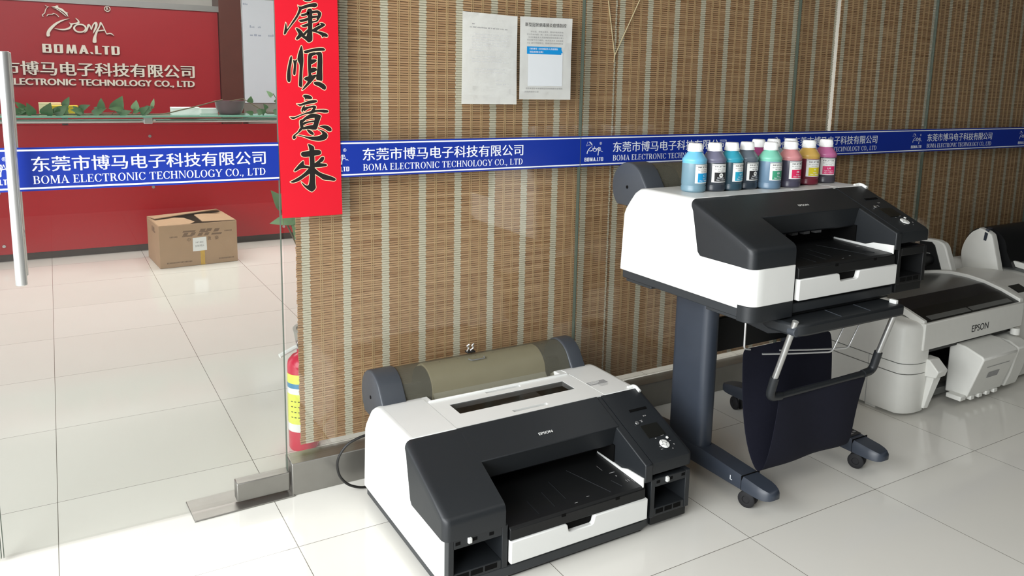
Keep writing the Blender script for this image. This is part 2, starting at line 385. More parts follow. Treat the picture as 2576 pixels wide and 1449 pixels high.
def horse_polys():
    P = [smooth_poly(p, 2) for p in HORSE]
    for q in ring_polys(1060, 630, 162, 116, 44, 34, 0, 360, 24):
        P.append([(1060+(x-1060)+0.12*(630-y), y) for x, y in q])
    return [[((x-186)/1702.0, (990-y)/902.0) for x, y in p] for p in P]
def block_polys():
    """the blocky BOMA.LTD line, box 0..1 x 0..1"""
    b = []
    def R(*a): b.append(rect(*a))
    R(0, 0, .042, 1); R(.08, .08, .118, .46); R(.08, .54, .112, .92); R(0, 0, .11, .14); R(0, .86, .108, 1); R(0, .44, .112, .58)
    R(.145, .04, .185, .96); R(.218, .04, .26, 1); R(.15, 0, .25, .12); R(.15, .88, .26, 1)
    for x0, P in ((.297, ([(0, 0), (.035, 0), (.052, 1), (.015, 1)], [(.105, 0), (.14, 0), (.125, 1), (.088, 1)], [(.052, 1), (.015, 1), (.058, 0), (.082, 0)], [(.058, 0), (.082, 0), (.125, 1), (.088, 1)])),
                  (.462, ([(0, 0), (.038, 0), (.080, 1), (.045, 1)], [(.085, 0), (.125, 0), (.082, 1), (.045, 1)], [(.03, .22), (.095, .22), (.088, .36), (.037, .36)]))):
        b.extend([[(x0+x, y) for x, y in q] for q in P])
    b.append([(.605, .22), (.635, .22), (.65, 0), (.62, 0)])
    R(.672, 0, .71, 1); R(.672, 0, .755, .13); R(.77, .88, .865, 1); R(.80, 0, .84, 1)
    R(.89, 0, .932, 1); R(.965, .06, 1, .94); R(.89, 0, .985, .12); R(.89, .88, .985, 1)
    return b

# ================================================================== THE SETTING
fl = new_bm(); box(fl, (-3.2, -6.2, -0.06), (7.2, 6.7, 0.0)); struct(obj('floor', fl, tile_mat()))
struct(boxo('ceiling', (-3.2, -6.2, 3.1), (7.2, 0.06, 3.2), mat('ceiling_lobby', (120, 118, 112), 0.8, 0, 0.03, 3)))
struct(boxo('ceiling', (-3.2, 0.06, 3.1), (7.2, 6.7, 3.2), mat('ceiling_white', (206, 206, 202), 0.8, 0, 0.03, 3)))
struct(boxo('wall_front', (-3.2, -6.3, 0), (7.2, -6.2, 3.1), WALLG))
struct(boxo('wall_right', (7.2, -6.3, 0), (7.3, 0.06, 3.1), WALLD))
struct(boxo('wall_far_right', (7.2, 0.06, 0), (7.3, 6.8, 3.1), WALLW))
struct(boxo('wall_rear', (-3.2, 6.7, 0), (7.2, 6.8, 3.1), WALLW))
# red sign wall of the reception, its metal cap, and the brown column beside it
struct(boxo('wall_back', (-2.9, 5.9, 0), (1.095, 6.02, 1.975), RED2))
struct(boxo('trim_1', (-2.9, 5.885, 1.975), (1.10, 6.035, 2.03), ALU))
struct(boxo('trim_3', (1.10, 5.86, 0), (1.31, 6.2, 3.1), WOOD))
# stainless kick base under the fixed glazing
kb = new_bm(); box(kb, (0.213, -0.03, 0.0), (7.2, 0.055, 0.110)); struct(obj('baseboard_front', kb, STEEL, None, 0.003))
# fixed panes
JX = [0.213, 1.332, 2.498, 3.515, 4.6, 5.7, 6.8]
for i, (a, b) in enumerate(zip(JX, JX[1:])):
    w = struct(thing('window_%d' % (i+1), 'x', 'x', (a, 0, 0)))
    del w['label']; del w['category']
    L = b-a-0.004
    obj('glass_pane', box(new_bm(), (0.002, 0.0, 0.10), (L, 0.012, 2.6)), GLASS, w)
    if i: obj('glass_edge', box(new_bm(), (-0.003, -0.0008, 0.112), (0.0025, 0.0128, 2.6)), GEDGE, w)
struct(boxo('trim_2', (-3.2, -0.04, 2.6), (7.2, 0.06, 3.1), WALLG))
# frameless glass doors with bottom patch fitting and pull bars
def pull_bar(x, y, parent, base):
    b = new_bm(); cyl(b, (x, y, 0), 0.0135, 0.792, 1.395); o = obj('handle', b, CHROME, parent, 0.002, 40)
    for z in (0.92, 1.27):
        s = new_bm(); cyl(s, (x, 0, z), 0.008, min(y, 0.0), max(y, 0.012), 'y', 14); cyl(s, (x, 0, z), 0.015, *((-0.014, -0.002) if y < 0 else (0.014, 0.024)), 'y', 18); obj('standoff', s, CHROME, o, 0, 40)
def door(n, x0, x1, hx):
    d = struct(thing('door_%d' % n, 'x', 'x', (0, 0, 0))); del d['label']; del d['category']
    obj('glass_pane', box(new_bm(), (x0, 0.0, 0.012), (x1, 0.012, 2.6)), GLASS, d)
    e = new_bm()
    for x in (x0, x1): box(e, (x-0.0007, -0.0006, 0.012), (x+0.0007, 0.0126, 2.6))
    obj('glass_edge', e, GEDGE, d)
    pull_bar(hx, -0.05, d, 0); pull_bar(hx, 0.066, d, 0)
    return d
d1 = door(1, -0.578, 0.206, -0.482)
obj('patch_fitting', box(new_bm(), (0.043, -0.016, 0.016), (0.208, 0.028, 0.078)), STEEL, d1, 0.003)
d2 = door(2, -1.368, -0.584, -0.69)
pt = new_bm(); prism_z(pt, [(-0.088, -0.044), (0.219, -0.036), (0.219, 0.10), (-0.095, 0.09)], 0.0003, 0.005)
cp = obj('floor_plate', pt, STEEL, None, 0.0015); tag(cp, 'scuffed steel pivot plate on the floor under the glass door corner', 'floor plate')

# ================================================================== DECALS ON THE GLASS
SER, SERW = serif('BOMA ELECTRONIC TECHNOLOGY CO., LTD')
HP = horse_polys(); BP = block_polys()
CN = '东莞市博马电子科技有限公司'
def decal(x0, x1, starts, label):
    z0, z1 = 1.033, 1.149; H = z1-z0; Y = -0.0012
    bm = new_bm(); box(bm, (x0, -0.0009, z0), (x1, -0.0001, z1)); t = obj('glass_decal_strip', bm, BLUE)
    tag(t, label, 'decal', 'blue name strips along the glass')
    b = new_bm()
    for z in (z0+0.045*H, z1-0.085*H):
        polys_to(b, [rect(x0, z, x1, z+0.04*H)], lambda x, y: (x, Y, y))
    flat('border_lines', b, DWHITE, t)
    def clip(x): return min(max(x, x0), x1)
    F = lambda x, y: (clip(x), Y, y)
    b1, b2, b3, b4 = new_bm(), new_bm(), new_bm(), new_bm()
    for s in starts:
        if s < x1 and s+0.6 > x0:
            put_text(b1, CN, s, z0+0.44*H, 0.605, 0.35*H, F, 0.012)
            polys_to(b2, [[(s+px/SERW*0.605, z0+(0.16+0.185*py)*H) for px, py in p] for p in SER], F)
        lx = s-0.134
        if lx+0.11 > x0 and lx < x1:
            polys_to(b3, [[(lx+0.006+px*0.08, z0+(0.35+0.47*py)*H) for px, py in p] for p in HP], F)
            polys_to(b4, [[(lx+px*0.088, z0+(0.165+0.125*py)*H) for px, py in p] for p in BP], F)
            rx, rz = lx+0.074, z0+0.75*H
            polys_to(b3, ring_polys(rx, rz, 0.0052, 0.0052, 0.001, 0.001, 0, 360, 16), F); put_text(b3, 'R', rx-0.002, rz-0.0027, 0.004, 0.0054, F)
    for n, bb in (('chinese_lettering', b1), ('latin_lettering', b2), ('horse_logo', b3), ('logo_lettering', b4)):
        if len(bb.faces): flat(n, bb, DWHITE, t)
        else: bb.free()
decal(-1.366, -0.586, [-1.45], 'blue strip with white company lettering on the door leaf left of the pull bars')
decal(-0.576, 0.2045, [-0.44], 'blue strip with white company lettering on the glass door, left of the red banner')
decal(0.2145, 1.3305, [0.473], 'blue strip with white company lettering below the two paper notices')
decal(1.3335, 6.6, [1.4857, 2.512, 3.532, 4.55, 5.57], 'long blue strip with repeated company lettering behind the ink bottles')

# red couplet banner over the door edge
CALLI = {
'a':[[[888,6778],[957,6731],[1073,6730],[1144,6766],[1193,6833],[912,6813]],[[733,6588],[802,6559],[1001,6635],[1119,6670],[1260,6697],[1319,6660],[1306,6603],[1234,6564],[1140,6569],[999,6538],[811,6469],[766,6500]],[[791,6569],[835,6471],[713,6238],[571,6050],[405,5838],[333,5722],[288,5731],[301,5810],[353,6060],[380,5949],[395,5883],[525,6070],[693,6327]],[[820,6334],[949,6376],[1043,6427],[1053,6353],[854,6280]],[[1115,6470],[1185,6459],[1327,6486],[1432,6417],[1396,6358],[1302,6404],[1113,6379]],[[1433,6421],[1419,6313],[1345,6201],[1286,6226],[1329,6342],[1325,6399]],[[1111,6295],[1348,6332],[1335,6279],[1109,6227]],[[1107,6136],[1250,6173],[1358,6230],[1308,6147],[1107,6097]],[[758,6161],[898,6203],[1063,6258],[1062,6185],[850,6110],[780,6117]],[[812,5995],[942,6052],[1060,6099],[1058,6019],[916,5966]],[[1009,6482],[1139,6512],[1159,6332],[1149,5875],[1148,5600],[1095,5541],[1024,5515],[931,5591],[816,5677],[876,5725],[957,5695],[982,5753],[1008,5868],[1024,6097],[1018,6324]],[[648,5907],[706,5921],[809,5858],[876,5748],[793,5653],[698,5580],[641,5601],[677,5670],[725,5741],[703,5808]],[[841,5735],[1009,5903],[1019,5841],[882,5684]],[[1138,5898],[1318,6010],[1414,6061],[1391,6106],[1463,6121],[1546,6079],[1533,6033],[1412,5957],[1291,5871],[1410,5854],[1553,5815],[1624,5772],[1611,5702],[1503,5709],[1454,5683],[1431,5740],[1290,5814],[1137,5847]]],
'b':[[[473,5071],[512,5061],[501,4889],[464,4705],[463,4476],[448,4338],[400,4302],[356,4359],[347,4473],[363,4634],[415,4887]],[[544,4970],[602,4961],[661,4997],[685,5032],[646,4871],[617,4640],[603,4536],[557,4524],[535,4592],[564,4822]],[[799,5402],[833,5358],[852,5175],[858,4946],[830,4715],[813,4483],[801,4193],[735,4181],[701,4227],[719,4481],[739,4827],[694,4941],[686,5078],[749,5286]],[[877,5245],[1019,5296],[1257,5352],[1448,5371],[1525,5339],[1519,5288],[1351,5274],[1160,5251],[970,5191],[899,5200]],[[1016,5158],[1100,5207],[1230,5224],[1241,5162],[1133,5105],[1101,4953],[1089,4721],[1097,4536],[1217,4550],[1252,4516],[1117,4350],[996,4231],[851,4101],[792,4077],[877,4206],[974,4336],[893,4381],[870,4438],[954,4486],[1002,4510],[995,4719],[993,4950]],[[1218,5212],[1374,5240],[1433,5196],[1445,4964],[1436,4730],[1435,4403],[1393,4367],[1333,4377],[1238,4422],[1280,4726],[1297,4959],[1300,5140],[1217,5161]],[[1083,4992],[1226,5015],[1261,4958],[1080,4856]],[[1078,4740],[1221,4760],[1267,4679],[1075,4600]],[[1164,4316],[1284,4341],[1452,4286],[1542,4193],[1521,4098],[1449,4109],[1330,4190],[1199,4246]]],
'c':[[[823,3891],[871,3938],[989,3927],[1084,3881],[1101,3823],[1034,3799],[916,3810],[867,3767],[881,3833]],[[629,3656],[747,3657],[890,3716],[1057,3768],[1225,3776],[1253,3729],[1151,3682],[984,3658],[745,3598],[675,3621]],[[803,3563],[876,3617],[850,3524],[788,3406],[761,3470]],[[838,3540],[982,3575],[1150,3611],[1221,3576],[1195,3493],[1122,3430],[1050,3430],[1124,3540],[980,3517],[848,3430]],[[409,3260],[549,3259],[763,3341],[954,3411],[1171,3470],[1461,3486],[1595,3458],[1594,3398],[1459,3386],[1266,3415],[1073,3363],[881,3340],[714,3282],[571,3213],[477,3197]],[[706,3141],[783,3164],[813,2917],[740,2870],[708,2989]],[[747,3141],[928,3293],[1121,3363],[1337,3315],[1360,3256],[1190,3233],[926,3187],[793,3087]],[[1191,3280],[1360,3287],[1296,3078],[1231,2888],[1146,2865],[1088,2937],[1151,3103]],[[781,3077],[1020,3139],[1188,3150],[1175,3098],[971,3081],[803,3006]],[[777,2929],[945,2986],[1186,3008],[1159,2865],[967,2886],[800,2870]],[[789,2929],[752,2847],[655,2765],[559,2684],[581,2637],[521,2579],[475,2615],[500,2697],[632,2801],[706,2918]],[[595,2703],[748,2693],[938,2654],[1154,2651],[1300,2672],[1398,2730],[1351,2815],[1255,2876],[1400,2838],[1521,2765],[1569,2680],[1518,2572],[1345,2516],[1128,2532],[937,2595],[795,2652]],[[919,2868],[1014,2855],[1120,2770],[1119,2699],[1035,2724],[965,2784]],[[1305,2954],[1428,2993],[1574,2980],[1683,2907],[1694,2822],[1608,2807],[1499,2873],[1402,2922]]],
'd':[[[945,2416],[1052,2390],[1135,2316],[1132,2148],[1139,1908],[1144,1545],[1148,1181],[1158,1035],[1070,942],[1009,933],[878,1025],[761,1151],[715,1250],[833,1148],[929,1143],[969,1311],[989,1672],[984,2033],[978,2272]],[[724,2148],[784,2182],[976,2213],[1146,2232],[1315,2216],[1350,2142],[1313,2083],[1142,2052],[972,2033],[828,2025],[734,2064]],[[790,1907],[811,1775],[918,1747],[1014,1707],[1013,1659],[797,1679],[677,1660],[532,1582],[498,1619],[583,1723],[681,1827]],[[1088,1777],[1260,1904],[1360,2009],[1446,1995],[1407,1875],[1308,1818],[1503,1787],[1527,1725],[1428,1704],[1232,1687],[1086,1705]],[[965,1673],[1061,1645],[1059,1549],[839,1413],[668,1300],[476,1237],[371,1266],[502,1332],[696,1443],[842,1557]],[[1086,1668],[1146,1659],[1278,1540],[1448,1460],[1669,1378],[1805,1298],[1767,1238],[1618,1257],[1420,1291],[1275,1394],[1083,1536]]],
}
bn = new_bm()
zs = [0.914+i*(2.16-0.914)/24 for i in range(25)]
def bx(z, side): return (0.209 if side == 0 else 0.401)-(z-0.92)*0.010+0.0012*math.sin(z*9+side)
loft(bn, [[(bx(z, 0), -0.0045, z), (bx(z, 1), -0.0045, z), (bx(z, 1), -0.0035, z), (bx(z, 0), -0.0035, z)] for z in zs])
ban = obj('couplet_banner', bn, BANNER); tag(ban, 'red vertical paper banner with black brush characters on the glass', 'banner')
for k in 'abcd':
    P = [smooth_poly([(x/1e4+0.2, z/1e4+0.9) for x, z in s], 3) for s in CALLI[k]]
    b = new_bm(); polys_to(b, [grow(p, 0.0020) for p in P], lambda x, z: (x, -0.0049, z)); o = flat('brush_character', b, CREAM, ban)
    b = new_bm(); polys_to(b, P, lambda x, z: (x, -0.0053, z)); flat('brush_strokes', b, INK, o)

# two notices
def sheet(name, c, label, cat):
    """c: corners tl, tr, br, bl on the glass; the paper bulges a little"""
    def at(u, v, off=0.0):
        x = (1-u)*(1-v)*c[3][0]+u*(1-v)*c[2][0]+u*v*c[1][0]+(1-u)*v*c[0][0]
        z = (1-u)*(1-v)*c[3][1]+u*(1-v)*c[2][1]+u*v*c[1][1]+(1-u)*v*c[0][1]
        bulge = 0.0008+0.004*max(0, (u-0.6)/0.4)**2*(0.35+0.65*abs(2*v-1))+0.0015*math.sin(PI*v)*(0.5+0.5*math.sin(u*5))
        return (x, -bulge-off, z)
    bm = new_bm(); n = 10
    G = [[bm.verts.new(at(i/n, j/n)) for i in range(n+1)] for j in range(n+1)]
    for j in range(n):
        for i in range(n): bm.faces.new((G[j][i], G[j][i+1], G[j+1][i+1], G[j+1][i]))
    bmesh.ops.solidify(bm, geom=bm.faces[:], thickness=0.0003)
    o = obj(name, bm, PAPER, None, 0, 60); tag(o, label, cat)
    return o, at
n1, at1 = sheet('paper_notice', [(0.828, 1.577), (1.041, 1.572), (1.044, 1.267), (0.827, 1.268)], 'white sheet with faint typed lines taped to the glass, left of the pair', 'notice')
rnd = random.Random(3)
def lines(at, rows, par, m, name):
    b = new_bm()
    for (v, u0, u1, h) in rows:
        u = u0
        while u < u1:
            w = rnd.uniform(0.012, 0.022)
            polys_to(b, [rect(u, v, min(u+w, u1), v+h*rnd.uniform(0.7, 1.0)), ], lambda x, y: at(x, y, 0.0006)); u += w+rnd.choice((0.004, 0.006, 0.02))
    flat(name, b, m, par)
lines(at1, [(0.87, 0.17, 0.22, 0.014)], n1, PRINTG, 'typed_heading')
lines(at1, [(0.835, 0.13, 0.82, 0.013)], n1, PRINTG, 'typed_heading')
lines(at1, [(0.765-0.03*i, 0.22 if i in (0, 6, 8) else 0.17, 0.35 if i == 5 else (0.75 if i == 9 else 0.84), 0.009) for i in (0, 1, 2, 3, 4, 5, 6, 8, 9, 10)]+[(0.385, 0.22, 0.82, 0.009), (0.35, 0.22, 0.8, 0.009), (0.26, 0.62, 0.78, 0.009), (0.22, 0.62, 0.8, 0.009)], n1, PRINTL, 'typed_lines')
n2, at2 = sheet('paper_notice', [(1.054, 1.573), (1.274, 1.577), (1.275, 1.285), (1.057, 1.285)], 'white printed notice with a blue heading box taped to the glass', 'notice')
A2 = lambda x, y: at2(x, y, 0.0006)
A3 = lambda x, y: at2(x, y, 0.0009)
b = new_bm(); put_text(b, '新型冠状病毒肺炎疫情防控', 0.095, 0.885, 0.79, 0.048, A2, 0.006); flat('notice_title', b, PRINTK, n2)
b = new_bm()
for i, (s, u) in enumerate((('即日起，所有从境外、国内中高风险地', 0.2), ('区以及省内回（来）长安人员均要如实填写', 0.13), ('（长安镇返乡人员疫情防控信息登记表）', 0.15), ('可扫描下方二维码，或点击文末【阅读原', 0.13), ('文】进行申报登记，感谢您的支持和配合', 0.13))):
    put_text(b, s, u, 0.815-0.034*i, 0.83-u, 0.021, A2)
put_text(b, '信息来源于长安镇新型冠状病毒肺炎疫情防', 0.12, 0.125, 0.72, 0.021, A2); put_text(b, '控指挥部办公室', 0.10, 0.085, 0.27, 0.021, A2)
flat('notice_text', b, PRINTG, n2)
b = new_bm(); polys_to(b, [rect(0.155, 0.165, 0.83, 0.61)], A2); flat('grey_panel', b, GREYPANEL, n2)
b = new_bm(); polys_to(b, [rect(0.13, 0.555, 0.80, 0.645), [(0.80, 0.62), (0.83, 0.575), (0.80, 0.575)]], A3); flat('blue_heading', b, PBLUE, n2)
b = new_bm(); put_text(b, '扫码填写（长安镇返乡人员疫情防', 0.18, 0.608, 0.55, 0.024, lambda x, y: at2(x, y, 0.0012), 0.01); put_text(b, '控信息登记表）', 0.18, 0.570, 0.26, 0.024, lambda x, y: at2(x, y, 0.0012), 0.01); flat('heading_text', b, DWHITE, n2)

# ================================================================== BAMBOO BLINDS
def blind(x0, x1, s0, per, label, zbot, cord=None, y=0.06):
    t = thing('bamboo_blind', label, 'blind', (0, y, 0), 0, 'bamboo blinds behind the glass')
    bm = new_bm(); z = zbot; r = random.Random(int(x0*100))
    while z < 2.6:
        dx0, dx1 = r.uniform(-0.0015, 0.0015), r.uniform(-0.0015, 0.0015)
        box(bm, (x0+dx0, -0.0014, z), (x1+dx1, 0.0012, z+0.0063)); z += 0.008
    obj('slat_weave', bm, bamboo_mat('bamboo_%d' % int(x0*100), s0, per, (156, 114, 78), (214, 177, 137), (214, 206, 184)), t)
    obj('backing_cloth', box(new_bm(), (x0+0.003, 0.0022, zbot), (x1-0.003, 0.0030, 2.6)), bamboo_mat('backing_%d' % int(x0*100), s0, per, (60, 38, 22), (84, 56, 34), (150, 142, 118)), t)  # dark sheet added behind the slats, colours their gaps as shaded
    th = new_bm(); k = -1; n = int((x1-x0)/per)+2
    while k < n:
        for f in (0.37, 0.66):
            for dd in (-0.003, 0.003):
                x = s0+per*(k+f)+dd
                if x0+0.01 < x < x1-0.01: box(th, (x-0.0011, -0.0022, zbot), (x+0.0011, 0.0022, 2.6))
        k += 1
    obj('warp_threads', th, THREAD, t)
    if cord:
        c = new_bm()
        for pts in cord: tube(c, pts, 0.0021, 8)
        obj('pull_cord', c, CORD, t)
blind(0.266, 1.5265, 0.297, 0.1373, 'bamboo blind behind the two paper notices, at the door end', 0.128)
blind(1.521, 2.824, 1.557, 0.1405, 'bamboo blind with a V-shaped pull cord, behind the floor printer and bottles', 0.128,
      [[(1.478, -0.012, 1.66), (1.518, -0.012, 1.455)], [(1.655, -0.012, 1.72), (1.518, -0.012, 1.455)], [(1.518, -0.012, 1.457), (1.516, -0.012, 1.43)]], 0.066)
blind(2.842, 4.13, 2.876, 0.1405, 'dim bamboo blind right of the bright vertical gap', 0.128)
blind(4.124, 5.45, 4.16, 0.1405, 'shaded bamboo blind at the far right end of the glass', 0.128, None, 0.066)

# ================================================================== RECEPTION BEHIND THE DOOR
ct = thing('reception_counter', 'red reception counter with a silver rail behind the glass door', 'counter', (0, 0, 0))
boxo('front_panel', (-2.2, 4.13, 0.055), (2.6, 4.15, 0.975), RED, ct, 0.002)
boxo('plinth', (-2.2, 4.165, 0.0), (2.6, 4.6, 0.055), KICKB, ct)
boxo('counter_body', (-2.2, 4.15, 0.055), (2.6, 4.70, 0.94), RED, ct)
rb = new_bm(); cyl(rb, (0, 4.115, 1.005), 0.017, -2.2, 2.6, 'x', 18); obj('rail', rb, ALU, ct, 0, 40)
for x, z in ((0.253, 0.888), (0.259, 0.497), (-0.735, 0.118), (1.243, 0.113), (-0.74, 0.5), (1.25, 0.5), (1.25, 0.888), (-0.735, 0.888), (0.256, 0.116)):
    sb = new_bm(); cyl(sb, (x, 0, z), 0.011, 4.118, 4.131, 'y', 16); obj('standoff_screw', sb, ALU, ct, 0.001, 40)
sh = obj('glass_shelf', box(new_bm(), (-2.2, 3.99, 1.034), (2.6, 4.38, 1.049)), SHELFG, ct, 0.002)
for x in (0.24, -1.6, 2.1):
    bb = new_bm(); box(bb, (x-0.03, 4.05, 0.985), (x+0.03, 4.12, 1.034)); cyl(bb, (x+0.045, 4.1, 1.01), 0.012, -0.01, 0.012, 'x', 14); obj('shelf_bracket', bb, CHROME, ct, 0.004)
for x in (-1.6, -0.3, 1.0, 2.2):
    boxo('rear_post', (x-0.02, 4.3, 0.93), (x+0.02, 4.34, 1.034), ALU, ct)

sg = thing('company_sign', 'silver raised company lettering with a horse logo on the red wall', 'sign', (0, 5.9, 0))
def raised(name, bm, d=0.02): solidify(bm, (0, d, 0)); return obj(name, bm, SIGNW, sg)
SF = lambda x, z: (x, -0.022, z)
b = new_bm(); polys_to(b, [[(-0.40+px*0.568, 1.632+py*0.318) for px, py in p] for p in HP], SF); raised('horse_logo', b)
b = new_bm(); polys_to(b, ring_polys(0.124, 1.945, 0.026, 0.026, 0.006, 0.006, 0, 360, 20), SF); put_text(b, 'R', 0.114, 1.932, 0.02, 0.027, SF, 0.01); raised('registered_mark', b)
b = new_bm(); polys_to(b, [[(-0.416+px*0.622, 1.530+py*0.078) for px, py in p] for p in BP], SF); raised('logo_lettering', b)
b = new_bm(); put_text(b, CN, -1.026, 1.328, 1.879, 0.125, SF, 0.026); raised('chinese_lettering', b)
b = new_bm(); put_text(b, 'BOMA ELECTRONIC TECHNOLOGY CO., LTD', -0.972, 1.232, 1.822, 0.068, SF, 0.045); raised('latin_lettering', b)

wb = thing('whiteboard', 'pale grey whiteboard beside the dark brown column', 'whiteboard', (1.312, 5.86, 0))
boxo('board', (0.01, 0.0, 1.09), (1.0, 0.02, 2.12), BOARD, wb); boxo('frame', (0.0, 0.004, 1.075), (1.01, 0.026, 2.135), ALU, wb, 0.003)
b = new_bm()
for (x, z, w) in ((0.08, 1.84, 0.05), (0.16, 1.84, 0.03), (0.08, 1.76, 0.12), (0.26, 1.76, 0.06), (0.02, 2.06, 0.05)):
    for k in range(3): polys_to(b, [rect(x+k*w/3, z, x+k*w/3+w/4.2, z+rnd.uniform(0.012, 0.026))], lambda px, pz: (px, -0.001, pz))
flat('marker_writing', b, mat('marker_blue_grey', (150, 158, 172), 0.6), wb)

# things lying on the glass shelf
ZS = 1.0492
def small_box(name, x, y, w, d, h, m, rz, label, lid=None):
    t = thing(name, label, 'box', (x, y, ZS), rz)
    boxo('carton', (-w/2, -d/2, 0), (w/2, d/2, h), m, t, 0.002); boxo('lid', (-w/2-0.001, -d/2-0.001, h-0.012), (w/2+0.001, d/2+0.001, h+0.001), lid or m, t, 0.001)
small_box('yellow_box', -0.30, 4.20, 0.17, 0.09, 0.066, YELLOW, 0.05, 'yellow carton lying on the glass shelf among the vine')
small_box('cream_box', -0.39, 4.28, 0.14, 0.06, 0.085, mat('cream_card', (222, 208, 170), 0.6), 0.02, 'cream carton behind the yellow one on the glass shelf')
small_box('white_box', 0.51, 4.12, 0.20, 0.10, 0.058, PAPER, 0.0, 'white carton on the glass shelf left of the purple bowl')
small_box('white_box', 0.715, 4.32, 0.13, 0.07, 0.045, PAPER, 0.1, 'small white carton half hidden behind the purple bowl')
pb = thing('purple_bowl', 'dark purple tapered plant bowl on the glass shelf', 'bowl', (0.86, 4.20, ZS))
b = new_bm(); lathe(b, [(0.0, 0), (0.075, 0), (0.085, 0.008), (0.105, 0.05), (0.118, 0.105), (0.121, 0.108), (0.112, 0.108), (0.10, 0.06), (0.08, 0.02), (0.0, 0.018)]); obj('bowl', b, POT, pb, 0, 50)
b = new_bm(); lathe(b, [(0.0, 0.07), (0.10, 0.08), (0.0, 0.092)]); obj('soil', b, mat('potting_soil', (52, 40, 34), 0.9, 0, 0.4, 80), pb)
def leaf(bm, p, d, up, L, W, curl=0.25):
    """heart-shaped leaf from stalk point p along d"""
    d = Vector(d).normalized(); s = d.cross(Vector(up)).normalized(); n = s.cross(d).normalized(); p = Vector(p)
    prof = [(0.0, 0.0), (-0.10, 0.28), (0.02, 0.46), (0.25, 0.50), (0.55, 0.36), (0.82, 0.15), (1.0, 0.0)]
    C = []; Lf = []; Rt = []
    for t, w in prof:
        z = -curl*t*t*L
        C.append(bm.verts.new(p+d*max(t, 0)*L+n*z)); Lf.append(bm.verts.new(p+d*t*L+s*w*W+n*(z+0.12*w*W))); Rt.append(bm.verts.new(p+d*t*L-s*w*W+n*(z+0.12*w*W)))
    for i in range(len(prof)-1):
        for A, B in ((C, Lf), (Rt, C)):
            vs = [A[i], A[i+1], B[i+1], B[i]]
            u = []
            for v in vs:
                if all((v.co-q.co).length > 1e-7 for q in u): u.append(v)
            if len(u) > 2: bm.faces.new(u)
v1 = thing('trailing_vine', 'green vine trailing along the left of the glass shelf', 'plant', (0, 0, 0))
sb = new_bm(); pts = [(0.80, 4.17, 1.165), (0.72, 4.13, 1.15), (0.6, 4.06, 1.12), (0.45, 4.04, 1.085), (0.36, 4.04, 1.060), (0.15, 4.06, 1.056), (-0.1, 4.06, 1.055), (-0.35, 4.08, 1.056), (-0.66, 4.10, 1.056)]
tube(sb, bend(pts, 0.06), 0.0045, 8)
tube(sb, [(0.1, 4.05, 1.056), (0.0, 4.04, 1.07), (-0.2, 4.05, 1.062), (-0.5, 4.06, 1.06)], 0.003, 6)
lv = [((-0.30, 4.03, 1.12), (0.3, -0.3, 0.9), 0.075, 0.06, 0), ((-0.07, 4.03, 1.10), (-0.1, -0.2, 1), 0.08, 0.06, 0), ((0.02, 4.03, 1.085), (0.35, -0.2, 0.9), 0.125, 0.12, 0), ((0.15, 4.02, 1.10), (0.1, -0.3, 1), 0.07, 0.07, 1), ((0.27, 4.03, 1.12), (0.1, -0.2, 0.9), 0.06, 0.035, 1),
      ((-0.12, 4.03, 1.065), (0.7, -0.2, 0.5), 0.10, 0.06, 0), ((0.05, 4.02, 1.058), (0.9, -0.3, 0.25), 0.09, 0.07, 0), ((-0.42, 4.03, 1.06), (0.2, -0.4, 0.7), 0.10, 0.09, 0), ((-0.50, 4.04, 1.06), (-0.3, -0.4, 0.7), 0.09, 0.08, 0), ((-0.36, 4.03, 1.06), (0.6, -0.3, 0.6), 0.11, 0.08, 0), ((-0.20, 4.03, 1.06), (-0.5, -0.3, 0.8), 0.08, 0.06, 0), ((-0.60, 4.04, 1.06), (-0.4, -0.3, 0.6), 0.09, 0.07, 0), ((0.2, 4.03, 1.06), (0.8, -0.3, 0.4), 0.08, 0.05, 0)]
for p, d, L, W, k in lv: tube(sb, [(p[0]-0.02, p[1]+0.02, 1.057), p], 0.0022, 6)
rl = random.Random(5)
for k in range(16):
    x = rl.uniform(-0.62, 0.28); p = (x, 4.03+rl.uniform(-0.02, 0.04), 1.070+rl.uniform(0, 0.03))
    lv.append((p, (rl.choice((-1, 1))*rl.uniform(0.3, 1), rl.uniform(-0.6, 0), rl.uniform(0.1, 0.5)), rl.uniform(0.06, 0.1), rl.uniform(0.045, 0.07), 0))
lv = [(p, (d[0]+rl.uniform(-.3, .3), d[1]+rl.uniform(-.4, .2), d[2]), L*0.95, W*rl.uniform(0.7, 1.0), k) for p, d, L, W, k in lv]
obj('vine_stem', sb, STEM, v1, 0, 50)
for p, d, L, W, k in lv:
    b = new_bm(); leaf(b, p, d, (0.1, -1, 0.25), L, W); obj('leaf', b, LEAF2 if k else LEAF, v1, 0, 60)
v2 = thing('trailing_vine', 'leafy vine tangled on the shelf right of the purple bowl', 'plant', (0, 0, 0))
sb = new_bm()
tube(sb, [(0.86, 4.2, 1.155), (0.95, 4.12, 1.175), (1.03, 4.06, 1.12), (1.12, 4.05, 1.062), (1.3, 4.06, 1.058), (1.55, 4.08, 1.057)], 0.004, 8)
tube(sb, [(1.35, 4.06, 1.06), (1.22, 4.05, 1.13), (1.17, 4.05, 1.22)], 0.003, 6); tube(sb, [(1.0, 4.1, 1.058), (1.12, 4.05, 1.075), (1.28, 4.03, 1.06)], 0.003, 6)
